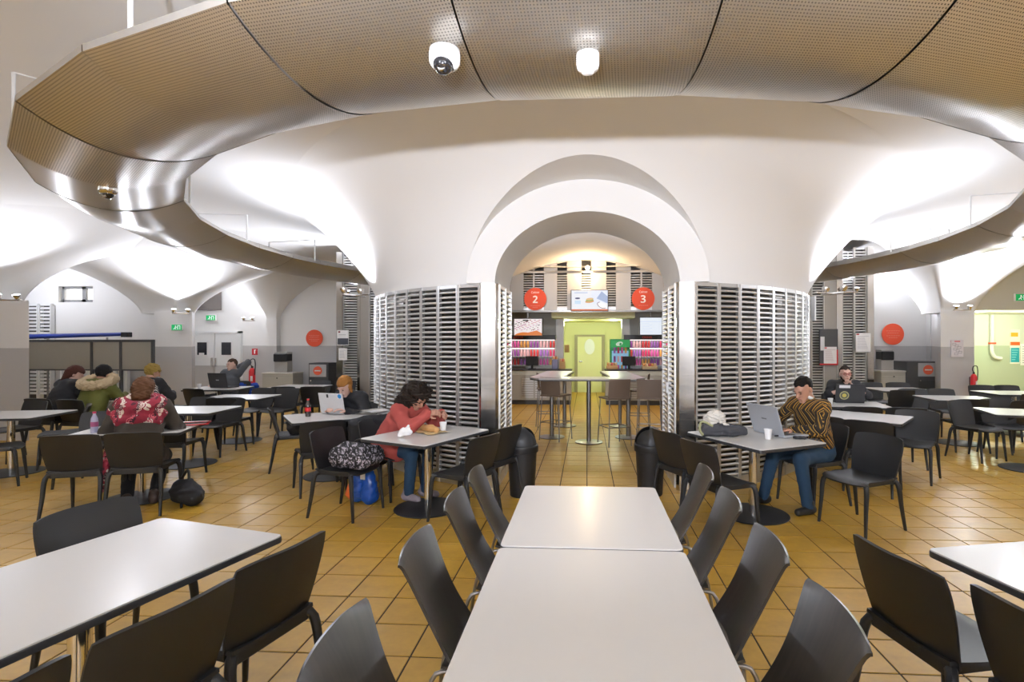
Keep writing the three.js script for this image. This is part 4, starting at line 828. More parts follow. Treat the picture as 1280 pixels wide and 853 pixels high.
// man with an arm behind his head
person({ x: -7.54, d: 10.8, heading: 188, label: 'man in a grey sweater leaning back, one arm behind his head', lean: -.18, pelvis: [0, .55, -.06], headPitch: .1, headYaw: .25, shoulders: .18, wl: [-.06, 1.12, .12], el: [-1, .6, .2], hl: [1, .1, .1], wr: [.12, .78, -.34], hr: [-.4, 0, -1], bulk: .018, topName: 'sweater', topMat: cloth(.075, .08, .09), legMat: blackCloth, hairMat: hairM(.06, .03, .015), skin: M.skinPale, cell: .019, hair: { line: .055, nape: -.05 } });
// scarfed woman seen from behind
const scarfTex = canvasTex(256, 256, (c, w, h) => {
  c.fillStyle = '#93263a'; c.fillRect(0, 0, w, h); for (let k = 0; k < 14; k++) { c.fillStyle = k % 3 ? '#e3d6c6' : '#4a1a28'; c.beginPath(); c.ellipse((k * 83) % 256, (k * 47) % 256, 20, 11, k, 0, 7); c.fill(); }
  for (let k = 0; k < 46; k++) { const x = (k * 97) % 256, y = (k * 61) % 256, r = 8 + (k * 13) % 20; c.strokeStyle = ['#e8dfd2', '#2b1a22', '#d96a78', '#efe6dc'][k % 4]; c.lineWidth = 4 + k % 4; c.beginPath(); c.arc(x, y, r, k, k + 4.2); c.stroke(); c.beginPath(); c.arc(x, y, r * .45, k, k + 5); c.stroke(); }
});
scarfTex.wrapS = scarfTex.wrapT = THREE.RepeatWrapping; scarfTex.repeat.set(3.2, 3.2);
{
  const p = person({ x: -4.46, d: 5.02, heading: -30, label: 'woman in a brown coat with a red and white scarf, seen from behind', lean: .36, headPitch: .55, shoulders: .18, wr: [.14, .78, -.36], wl: [-.14, .78, -.36], bulk: .034, hem: .3, topName: 'coat', topMat: cloth(.052, .041, .03), legMat: blackCloth, hairMat: hairM(.1, .045, .02), noHands: false, face: false, ar: [.1, .09, -.12], al: [-.1, .09, -.02], shoeMat: std(lin(.05, .03, .022), .6),
    hair: { vol: .012, line: .06, reach: .24, rough: 1.2, caps: [[.03, 0, .08, .03, -.1, .09, .06, .05], [-.03, 0, .08, -.03, -.1, .09, .06, .05]] } });
  const n = p.neck, sc = [], N = 18;
  for (let k = 0; k < N; k++) { const a = k / N * Math.PI * 2, b = (k + 1) / N * Math.PI * 2, q = (t, r) => [n[0] + Math.cos(t) * .155, n[1] - .0 - .03 * Math.sin(t) + .012 * Math.sin(3 * t), n[2] + .02 + Math.sin(t) * .13]; sc.push(cap(q(a), q(b), .066 + .01 * Math.sin(5 * a), .066)); }
  for (const [yy, ww, zz] of [[-.08, .17, .135], [-.14, .14, .17]]) sc.push(cap([n[0] - ww, n[1] + yy - .02, n[2] + zz - .03], [n[0], n[1] + yy + .01, n[2] + zz], .06, .065), cap([n[0], n[1] + yy + .01, n[2] + zz], [n[0] + ww, n[1] + yy - .02, n[2] + zz - .03], .065, .06));
  const sh0 = p.sh(-1); sc.push(cap([n[0] - .15, n[1] - .06, n[2]], add(sh0, [-.05, -.02, .03]), .05, .045));
  part(p.t, 'scarf', boxUV(blob(sc, .013, .02, .004, 40)), std(0xffffff, .85, { map: scarfTex }), null, 'red and white patterned scarf');
  part(p.t, 'scarf_end', blob([cap([-.2, .66, .1], [-.235, .45, .16], .035, .04), cap([-.235, .45, .16], [-.25, .24, .18], .04, .016), cap([-.22, .5, .19], [-.225, .3, .21], .028, .02)], .011, .02, .009, 60), std(0xffffff, .85, { map: scarfTex }), null, 'hanging fringed scarf end');
}
// three women in coats at the back left
person({ x: -8.22, d: 7.78, heading: 15, label: 'woman in a black coat with auburn hair at the left end of three', lean: .42, headPitch: .5, headYaw: .6, shoulders: .175, wr: [.14, .8, -.4], wl: [-.14, .8, -.4], noHands: true, face: false, bulk: .036, topName: 'coat', topMat: blackCloth, legMat: blackCloth, hairMat: hairM(.06, .02, .014), skin: M.skinPale, cell: .019, hair: { vol: .012, line: .05, reach: .24, caps: [[0, 0, .07, 0, -.16, .06, .075, .06]] } });
{
  const p = person({ x: -7.6, d: 7.7, heading: 5, label: 'woman in an olive green parka with cream fur hood and black cap', lean: .36, headPitch: .4, shoulders: .18, wr: [.14, .8, -.4], wl: [-.14, .8, -.4], noHands: true, face: false, bulk: .04, topName: 'parka', topMat: cloth(.105, .11, .018), legMat: blackCloth, hairMat: hairM(.012, .011, .012), cell: .019, hair: { vol: .016, line: .02, reach: .2, nape: -.1 } });
  const n = p.neck, fur = [], N = 16; for (let k = 0; k < N; k++) { const q = t => [n[0] + Math.cos(t) * .22, n[1] + .01 - .06 * Math.sin(t), n[2] + .03 + Math.sin(t) * .16]; fur.push(cap(q(k / N * 6.283), q((k + 1) / N * 6.283), .068, .068)); }
  part(p.t, 'fur_hood', blob(fur, .014, .02, .012, 70), cloth(.55, .43, .27), null, 'cream fur trim');
}
{
  const p = person({ x: -7.06, d: 8.06, heading: -5, label: 'woman with an ochre headscarf and black and white striped scarf', lean: .34, headPitch: .35, headYaw: .5, shoulders: .165, wr: [.16, .8, -.4], wl: [-.14, .8, -.4], noHands: true, face: false, bulk: .026, topName: 'jacket', topMat: blackCloth, legMat: blackCloth, hairMat: cloth(.3, .2, .04), cell: .019, hair: { vol: .014, line: .03, reach: .2, rough: 1.5, nape: -.1 } });
  const tex = canvasTex(64, 64, (c, w, h) => { c.fillStyle = '#15141a'; c.fillRect(0, 0, w, h); c.fillStyle = '#ddd8d2'; for (let k = 0; k < 4; k++) c.fillRect(k * 16, 0, 7, 64); }); tex.wrapS = tex.wrapT = THREE.RepeatWrapping; tex.repeat.set(7, 4);
  const n = p.neck, sc = [], N = 14; for (let k = 0; k < N; k++) { const q = t => [n[0] + Math.cos(t) * .12, n[1] - .02 - .03 * Math.sin(t), n[2] + .01 + Math.sin(t) * .1]; sc.push(cap(q(k / N * 6.283), q((k + 1) / N * 6.283), .05, .05)); }
  sc.push(cap([n[0] + .1, n[1] - .03, n[2] + .08], [n[0] + .2, n[1] - .24, n[2] + .16], .05, .055)); part(p.t, 'scarf', blob(sc, .014, .02, .004, 40), std(0xffffff, .85, { map: tex }), null, 'black and white striped scarf');
}
// ------------------------------------------------------------------ things on tables and chairs
function laptop(x, d, heading, W, lidM, label, tilt = .25, deco) {      // keyboard towards local +z (the user behind), lid outside faces -z
  const t = thing('laptop', label, 'laptop', [x, .742, d], heading);
  const Dp = W * .68;
  part(t, 'base', moved(rbx(W, .018, Dp, .006), 0, .011, Dp / 2), lidM);
  part(t, 'keyboard', moved(rbx(W * .86, .003, Dp * .45, .001), 0, .021, Dp * .32), M.darkGrey);
  const lid = part(t, 'lid', moved(rbx(W, Dp, .012, .005), 0, Dp / 2, 0), lidM, [0, .02, 0]); lid.rotation.x = -tilt;
  part(lid, 'screen', moved(rbx(W * .92, Dp * .86, .002, .0008), 0, Dp / 2, .0068), std(lin(.02, .025, .03), .2, { emissive: new THREE.Color(0x8fa6c8), emissiveIntensity: .25 }));
  if (deco) deco(lid, W, Dp);
}
const sticker = (lid, w, h, x, y, tex, name = 'sticker') => part(lid, name, new THREE.BoxGeometry(w, h, .001).rotateY(Math.PI), std(0xffffff, .5, { map: tex }), [x, y, -.0068]);
const txt = (w, h, bg, fg, lines, font = 'bold 40px sans-serif') => canvasTex(w, h, (c) => { c.fillStyle = bg; c.fillRect(0, 0, w, h); c.fillStyle = fg; c.font = font; c.textAlign = 'center'; c.textBaseline = 'middle'; lines.forEach((l, i) => c.fillText(l, w / 2, h * (i + 1) / (lines.length + 1))); });
laptop(1.785, 5.3, 248, .43, std(lin(.52, .55, .6), .35, { metalness: .5 }), 'large silver laptop before the man in the patterned sweater', .32, (l, W, D) => part(l, 'logo', new THREE.BoxGeometry(.07, .014, .001), std(lin(.2, .21, .23), .4), [0, D * .52, -.0068]));
laptop(-3.2, 6.5, 195, .37, std(lin(.62, .62, .62), .4), 'pale laptop with stickers before the fair-haired student', .2, (l, W, D) => {
  sticker(l, .06, .06, -W * .38, D * .86, canvasTex(64, 64, c => { c.fillStyle = '#dfe3e6'; c.fillRect(0, 0, 64, 64); c.fillStyle = '#2b87c4'; c.beginPath(); c.arc(32, 32, 30, 0, 7); c.fill(); }));
  sticker(l, .1, .035, -W * .1, D * .86, txt(128, 48, '#c9ccce', '#4a4f55', ['■■■■'])); sticker(l, .03, .045, W * .12, D * .86, txt(32, 48, '#2b2d30', '#dddddd', ['▲']));
});
laptop(3.92, 8.12, 190, .40, std(lin(.025, .026, .03), .4), 'black laptop with stickers before the man with glasses', .2, (l, W, D) => {
  sticker(l, .15, .045, W * .2, D * .86, txt(160, 48, '#e9e9ec', '#35383f', ['■ ● ■'])); part(l, 'round_sticker', cyl(.065, .065, .001, 32).rotateX(Math.PI / 2), std(lin(.45, .42, .2), .5), [W * .2, D * .36, -.0068]); part(l, 'round_sticker', cyl(.05, .05, .0012, 32).rotateX(Math.PI / 2), std(lin(.1, .11, .08), .5), [W * .2, D * .36, -.0072]); part(l, 'round_sticker', cyl(.03, .03, .0014, 32).rotateX(Math.PI / 2), std(lin(.6, .5, .1), .5), [W * .2, D * .36, -.0078]);
});
laptop(-7.27, 10.05, 188, .42, std(lin(.02, .02, .022), .4), 'black laptop on the table below the double door', .2, (l, W, D) => part(l, 'logo', new THREE.BoxGeometry(.07, .016, .001), std(lin(.5, .5, .5), .4), [0, D * .5, -.0068]));
function cup(px, py, d, label) { const [x] = atD(px, py, d); const t = thing('paper_cup', label, 'cup', [x, .742, d]); part(t, 'cup', lathe([[0, .001], [.026, 0], [.037, .092], [.039, .094], [.036, .094], [.026, .006], [0, .006]], 20), M.paper); part(t, 'drink', cyl(.033, .033, .002, 18), std(lin(.05, .025, .01), .2), [0, .07, 0]); }
cup(554, 535, 5.3, 'white paper cup beside the sandwich wrapper'); cup(960, 547, 5.05, 'white paper cup by the silver laptop'); cup(1038, 500, 7.9, 'white paper cup beside the stickered black laptop'); cup(249, 488, 9.9, 'white paper cup beside the laptop below the double door');
// the meal of the red-coated woman
{
  const [x, d] = atH(537, 540, .745); const t = thing('sandwich_on_paper', 'half-eaten sandwich roll on brown wrapping paper', 'food', [x, .742, d], 40);
  part(t, 'wrapping_paper', sheet((u, v) => [(u - .5) * .34, .004 + .012 * Math.pow(Math.sin(u * 7 + v * 3), 2), (v - .5) * .24], 14, 10, .002), std(lin(.5, .36, .17), .85));
  part(t, 'bread_roll', blob([cap([-.13, .035, 0], [.13, .038, .01], .032, .03), cap([0, .04, 0], [.05, .045, .005], .036, .034)], .007, .02, .002, 60), std(lin(.55, .3, .11), .75));
  const [nx, nd] = atH(500, 543, .745); solo('paper_napkin', blob([cap([-.04, .03, 0], [.05, .05, .01], .03, .022), cap([0, .05, .01], [.03, .1, 0], .03, .012), cap([-.05, .03, .02], [-.02, .09, .01], .022, .01)], .007, .015, .006, 60), M.paper, 'crumpled white napkin before the sandwich', 'napkin', [atH(507, 546, .745)[0], .742, atH(507, 546, .745)[1]]);
}
function bottle(x, d, label, body, capM, labM, s = 1) {
  const t = thing('bottle', label, 'bottle', [x, .742, d]);
  part(t, 'bottle_body', lathe([[0, 0], [.03, 0], [.033, .01], [.033, .12], [.03, .15], [.014, .19], [.013, .205]].map(p => [p[0] * s, p[1] * s]), 20), body); part(t, 'cap', cyl(.016 * s, .016 * s, .018 * s), capM, [0, .212 * s, 0]); part(t, 'label_band', cyl(.0336 * s, .0336 * s, .05 * s, 20, true), labM, [0, .09 * s, 0]);
}
{ const [x, d] = atH(385, 521, .742); bottle(x, d, 'small cola bottle with red label beside the pale laptop', phy(lin(.03, .012, .008), .1, { clearcoat: 1 }), M.red, M.red, .98); }
{ const [x, d] = atH(118, 541, .742); bottle(x, d, 'milk bottle with pink cap beside the scarfed woman', phy(lin(.55, .55, .75), .2, { clearcoat: .6 }), std(lin(.7, .03, .12), .4), std(lin(.45, .1, .25), .5), .95); }
{ // newspapers, folder, wallet, cable
  const [x, d] = atH(482, 517, .742), t = thing('loose_papers', 'heap of loose papers right of the pale laptop', 'papers', [-2.72, .742, 6.62], 20);
  for (let k = 0; k < 7; k++) { const o = part(t, 'sheet_of_paper', sheet((u, v) => [(u - .5) * .21, .006 * Math.sin(u * 5 + k), (v - .5) * .29], 6, 6, .001), k % 3 ? M.paper : std(lin(.5, .47, .42), .8), [rr(-.08, .08), .007 + k * .006, rr(-.05, .05)]); o.rotation.y = rr(-.8, .8); }
  const f = thing('red_folder', 'red folder lying beside the scarfed woman', 'folder', [-4.35, .742, 5.6], 60); part(f, 'cover', moved(rbx(.24, .012, .32, .003), 0, .008, 0), M.red); part(f, 'sheet_of_paper', moved(rbx(.22, .004, .31, .001), .012, .017, .02), M.paper); const c2 = part(f, 'cover', moved(rbx(.24, .005, .32, .002), 0, .0, 0), M.red, [0, .022, 0]); c2.rotation.z = .14;
  const [wx, wd] = atH(1000, 549, .742); solo('wallet', blob([cap([-.045, .012, -.02], [.045, .012, .02], .014, .012), cap([-.045, .014, .02], [.045, .012, -.02], .013, .013)], .006, .012), M.black, 'small black wallet on the sweater man\'s table', 'wallet', [wx, .742, wd]);
  const [kx, kd] = atH(1016, 550, .742); solo('cable', tube([[-.08, .004, .01], [-.03, .006, -.03], [.02, .004, .02], [.05, .005, -.02], [.02, .006, -.04], [-.02, .004, .0], [.06, .004, .03]], .0028, 60, 6), M.darkGrey, 'thin looped cable beside the black wallet', 'cable', [kx, .742, kd]);
  const [gx, gd] = atH(975, 546, .742); solo('key_ring', tube([[-.05, .006, 0], [-.02, .012, .02], [.02, .006, -.01], [.05, .008, .015]], .007, 30, 6), M.black, 'dark key ring beside the paper cup at the silver laptop', 'keys', [gx, .742, gd]);
}
{ // hat and bag on the sweater man's table
  const [x, d] = atH(896, 545, .742), t = solo('wool_hat', (() => { const l = []; for (let k = 0; k < 9; k++) { const a = k * .7; l.push(cap([Math.cos(a) * .05, .08 + .05 * Math.sin(a * 1.3), Math.sin(a) * .05], [Math.cos(a + 1.6) * .06, .1 + .05 * Math.cos(a), Math.sin(a + 1.6) * .055], .05, .045)); } l.push(cap([.07, .05, .02], [.13, .02, .05], .035, .03)); return blob(l, .008, .012, .009, 80); })(), cloth(.66, .62, .55), 'crumpled cream wool hat on top of the dark bag', 'hat', [x - .02, .80, d + .02]);
  const b = thing('shoulder_bag', 'dark grey shoulder bag with olive strap beneath the wool hat', 'bag', [x + .05, .742, d]);
  part(b, 'bag_body', blob([cap([-.16, .05, .02], [.14, .05, -.02], .055, .05), cap([.05, .06, .02], [.2, .05, .0], .06, .045), cap([-.15, .07, .0], [-.05, .08, .02], .055, .06)], .012, .03, .006, 40), cloth(.05, .05, .055));
  part(b, 'strap', tube([[-.1, .1, .06], [-.2, .14, .03], [-.22, .06, .04], [-.2, .02, .08]], .013, 24, 6), cloth(.3, .3, .16));
}
// rucksack, coat, bags
const camoTex = dataTex(128, (u, v) => { const n = fbm(u, v, 16, 4); const k = n > .58 ? 170 : n > .5 ? 90 : n > .42 ? 40 : 18; return [k, k * .96, k * 1.02]; }, true, [5, 5]);
{
  const t = thing('rucksack', 'black and white patterned rucksack lying on a chair', 'bag', [-2.22, .452, 4.96], 103);
  part(t, 'bag_body', blob([cap([-.1, .1, -.14], [-.1, .11, .1], .095, .1), cap([.1, .1, -.14], [.1, .11, .1], .095, .1), cap([0, .12, -.16], [0, .13, .1], .09, .105)], .014, .04, .006, 34), std(0xffffff, .8, { map: camoTex })); part(t, 'strap', tube([[-.08, .16, .12], [-.1, .24, .04], [-.08, .21, -.1]], .012, 20, 6), M.black);
}
{
  const [x, d] = atH(450, 632, 0), t = thing('carrier_bag', 'blue plastic carrier bag with orange print under the rucksack chair', 'bag', [x, 0, d + .08], 20);
  part(t, 'bag_body', blob([cap([-.07, .09, 0], [-.06, .3, 0], .085, .05), cap([.09, .09, 0], [.08, .3, 0], .09, .05)], .012, .05, .006, 40), std(lin(.006, .07, .36), .3)); part(t, 'printed_side', blob([cap([-.125, .1, .01], [-.1, .28, .01], .075, .04)], .011, .03, .005, 40), std(0xffffff, .35, { map: canvasTex(64, 64, c => { c.fillStyle = '#e8743a'; c.fillRect(0, 0, 64, 64); c.fillStyle = '#d8466a'; c.fillRect(0, 0, 64, 22); c.fillStyle = '#f3c1a0'; for (let k = 0; k < 9; k++) c.fillRect((k * 23) % 60, (k * 17) % 60, 9, 7); }) }), null, 'orange and pink print'); part(t, 'white_label', new THREE.BoxGeometry(.06, .06, .004), M.paper, [.05, .29, .062]);
}
{
  const [x, d] = atH(224, 634, 0), t = thing('school_bag', 'black bag slumped on the floor beside the scarfed woman', 'bag', [x, 0, d + .12], 20);
  part(t, 'bag_body', blob([cap([-.12, .1, 0], [.1, .1, .02], .1, .1), cap([-.1, .16, .0], [.02, .18, .0], .08, .07), cap([.1, .08, .0], [.18, .08, .02], .08, .05)], .014, .04, .008, 30), cloth(.016, .016, .018)); part(t, 'strap', tube([[-.1, .25, 0], [-.04, .33, -.02], [.04, .22, .02], [.06, .05, .1], [.12, .012, .14]], .014, 30, 6), M.black);
}
solo('burgundy_bag', blob([cap([-.12, .12, 0], [.12, .12, 0], .11, .11), cap([-.1, .24, 0], [.1, .24, 0], .08, .08), cap([-.08, .3, 0], [.08, .3, 0], .03, .03)], .016, .05, .006, 30), cloth(.07, .012, .018), 'burgundy bag on the table beside the black-coated woman', 'bag', [-8.15, .742, 8.45].map((v, i) => i === 0 ? -8.25 : i === 2 ? 8.55 : v));
{
  solo('black_bag', blob([cap([-.12, .1, 0], [.12, .1, 0], .1, .1), cap([-.08, .18, 0], [.1, .16, .02], .08, .08)], .015, .04, .008, 30), blackCloth, 'black bag on a chair beside the pale laptop table', 'bag', [-3.82, .45, 6.73], 60);
  solo('folded_coat', blob([cap([-.2, .72, .26], [.2, .74, .26], .05, .05), cap([-.2, .72, .27], [-.21, .3, .28], .06, .06), cap([.2, .74, .27], [.2, .34, .28], .06, .06), cap([0, .74, .27], [0, .3, .28], .07, .07), cap([.1, .74, .27], [.1, .3, .28], .07, .06), cap([-.1, .74, .27], [-.1, .28, .28], .07, .06)], .015, .05, .006, 26), blackCloth, 'black coat hung over the chair behind the red-coated woman', 'coat', [-2.56, .02, 6.02], -37);
  solo('blue_jacket', blob([cap([-.16, .66, .26], [.16, .66, .26], .045, .045), cap([-.15, .66, .27], [-.15, .36, .28], .06, .06), cap([.15, .66, .27], [.14, .4, .28], .06, .06), cap([0, .66, .27], [0, .38, .28], .06, .06)], .018, .05, .006, 26), cloth(.01, .06, .4), 'bright blue jacket over the chair of the man with raised arm', 'jacket', [-7.36, .04, 10.87], 175);
}
// ------------------------------------------------------------------ walls: signs, cabinets, equipment
function disc(px, py, d, r, lines, label, font) {
  const [x, y] = atD(px, py, d), t = thing('red_disc', label, 'sign', [x, y, d]);
  const g = new THREE.CylinderGeometry(r, r, .02, 48).rotateX(Math.PI / 2); part(t, 'panel', g, M.orange);
  const tex = canvasTex(256, 256, c => { c.fillStyle = '#e2512f'; c.fillRect(0, 0, 256, 256); c.fillStyle = '#fdf3ee'; c.textAlign = 'center'; c.textBaseline = 'middle'; lines.forEach(([s, yy, f]) => { c.font = f; c.fillText(s, 128, yy); }); });
  part(t, 'print', new THREE.CircleGeometry(r * .97, 48), std(0xffffff, .6, { map: tex }), [0, 0, .0115]);
}
disc(669, 374, 13.82, .295, [['Caisse', 50, '34px sans-serif'], ['2', 135, 'bold 120px sans-serif'], ['― ― ― ― ―', 205, '18px sans-serif'], ['― ― ―', 224, '16px sans-serif']], 'red disc with figure two left of the sandwich display');
disc(804, 373.5, 13.82, .295, [['Caisse', 50, '34px sans-serif'], ['3', 135, 'bold 120px sans-serif'], ['― ― ― ― ―', 205, '18px sans-serif']], 'red disc with figure three right of the sandwich display');
const lines4 = [['― ― ― ― ― ―', 86, '22px sans-serif'], ['― ― ― ― ―', 112, '22px sans-serif'], ['― ― ― ― ― ―', 146, '22px sans-serif'], ['― ― ― ―', 170, '22px sans-serif']];
disc(393, 423, 14.1, .235, lines4, 'red disc with white lettering on the wall left of the drum');
disc(1116, 418, 14.1, .275, lines4, 'red disc with white lettering on the wall right of the drum');
function board(name, x0, y0, x1, y1, d, th, tex, label, cat) { const [a, t] = atD(x0, y0, d), [b, o] = atD(x1, y1, d); return solo(name, new THREE.BoxGeometry(b - a, t - o, th), tex.isTexture ? std(0xffffff, .6, { map: tex }) : tex, label, cat, [(a + b) / 2, (t + o) / 2, d]); }
const lines = (bg, fg, n, head) => canvasTex(128, 180, (c, w, h) => { c.fillStyle = bg; c.fillRect(0, 0, w, h); if (head) { c.fillStyle = head; c.fillRect(6, 6, 24, 12); } c.fillStyle = fg; for (let k = 0; k < n; k++) c.fillRect(14, 30 + k * (130 / n), 100 - ((k * 37) % 40), 3); });
// screens
function screen(x0, y0, x1, y1, d, tex, label, glow) {
  const [a, t] = atD(x0, y0, d), [b, o] = atD(x1, y1, d), w = b - a, h = t - o, g = thing('display_screen', label, 'screen', [(a + b) / 2, (t + o) / 2, d]);
  part(g, 'housing', rbx(w + .04, h + .04, .07, .008), M.darkGrey); part(g, 'picture', new THREE.BoxGeometry(w, h, .004), std(0x111111, .4, { map: tex, emissive: 0xffffff, emissiveMap: tex, emissiveIntensity: glow }), [0, 0, .037]);
  const l = new THREE.RectAreaLight(0xffffff, glow * .35, w, h); l.position.copy(V((a + b) / 2, (t + o) / 2, d - .06)); l.lookAt(V((a + b) / 2, (t + o) / 2, d - 2)); scene.add(l);
  return g;
}
screen(714.5, 363.5, 759.5, 388.5, 13.8, canvasTex(360, 200, (c, w, h) => { c.fillStyle = '#eef0f6'; c.fillRect(0, 0, w, h); c.fillStyle = '#e9eefc'; c.fillRect(200, 0, 160, 130); c.fillStyle = '#d9713d'; c.fillRect(0, 186, w, 14); c.fillStyle = '#3b3f66'; c.beginPath(); c.ellipse(60, 78, 26, 8, 0, 0, 7); c.fill(); c.fillStyle = '#c9dff2'; c.fillRect(32, 100, 60, 34); c.fillStyle = '#d7a060'; c.beginPath(); c.ellipse(180, 110, 44, 14, -.1, 0, 7); c.fill(); c.fillStyle = '#8cae5a'; c.beginPath(); c.ellipse(180, 98, 40, 8, -.1, 0, 7); c.fill(); c.fillStyle = '#e2bd84'; c.beginPath(); c.ellipse(182, 86, 38, 12, -.1, 0, 7); c.fill(); c.fillStyle = '#a9b8d8'; c.beginPath(); c.moveTo(250, 80); c.lineTo(360, 130); c.lineTo(360, 60); c.lineTo(300, 10); c.fill(); c.fillStyle = '#fff'; c.beginPath(); c.ellipse(310, 150, 46, 24, .5, 0, 7); c.fill(); c.strokeStyle = '#7d4b3e'; c.lineWidth = 5; c.beginPath(); c.ellipse(300, 148, 46, 24, .5, 0, 4); c.stroke(); c.fillStyle = '#9fb0d8'; c.fillRect(30, 20, 130, 6); }), 'bright display with sandwich advertisement on the frieze', 1.1);
screen(643, 399, 677.5, 419.5, 13.95, canvasTex(320, 200, (c, w, h) => { c.fillStyle = '#fdf2f0'; c.fillRect(0, 0, w, h); c.fillStyle = '#e88238'; c.beginPath(); c.moveTo(0, 200); c.quadraticCurveTo(60, 150, 160, 165); c.lineTo(260, 140); c.lineTo(320, 175); c.lineTo(320, 200); c.fill(); const cols = ['#c2385c', '#3a2430', '#b1307e', '#d9a0c4', '#7a1f34']; for (let k = 0; k < 60; k++) { c.fillStyle = cols[k % 5]; c.fillRect((k * 53) % 300, 10 + (k * 29) % 130, 8 + (k * 7) % 18, 5 + k % 5); } c.fillStyle = '#2c2c20'; c.fillRect(100, 10, 64, 16); }), 'colourful menu display left of the passage', 1.0);
screen(800, 397.5, 827, 418.5, 13.95, canvasTex(256, 200, (c, w, h) => { c.fillStyle = '#eaf1fb'; c.fillRect(0, 0, w, h); c.fillStyle = '#c4d0de'; c.fillRect(0, 44, w, 4); c.fillStyle = '#d4dfec'; for (let k = 0; k < 6; k++) c.fillRect(20, 64 + k * 20, 90 + (k * 31) % 60, 4); }), 'pale blue information display right of the passage', 1.1);
for (const [px, w] of [[660, 'left'], [813, 'right']]) { const [x] = atD(px, 395, 13.95); solo('screen_hanger', bx(-.012, .012, -.16, .16, -.012, .012), M.steel, 'thin steel hanger above the ' + w + ' menu display', 'bracket', [x, 2.45, 13.95]); }
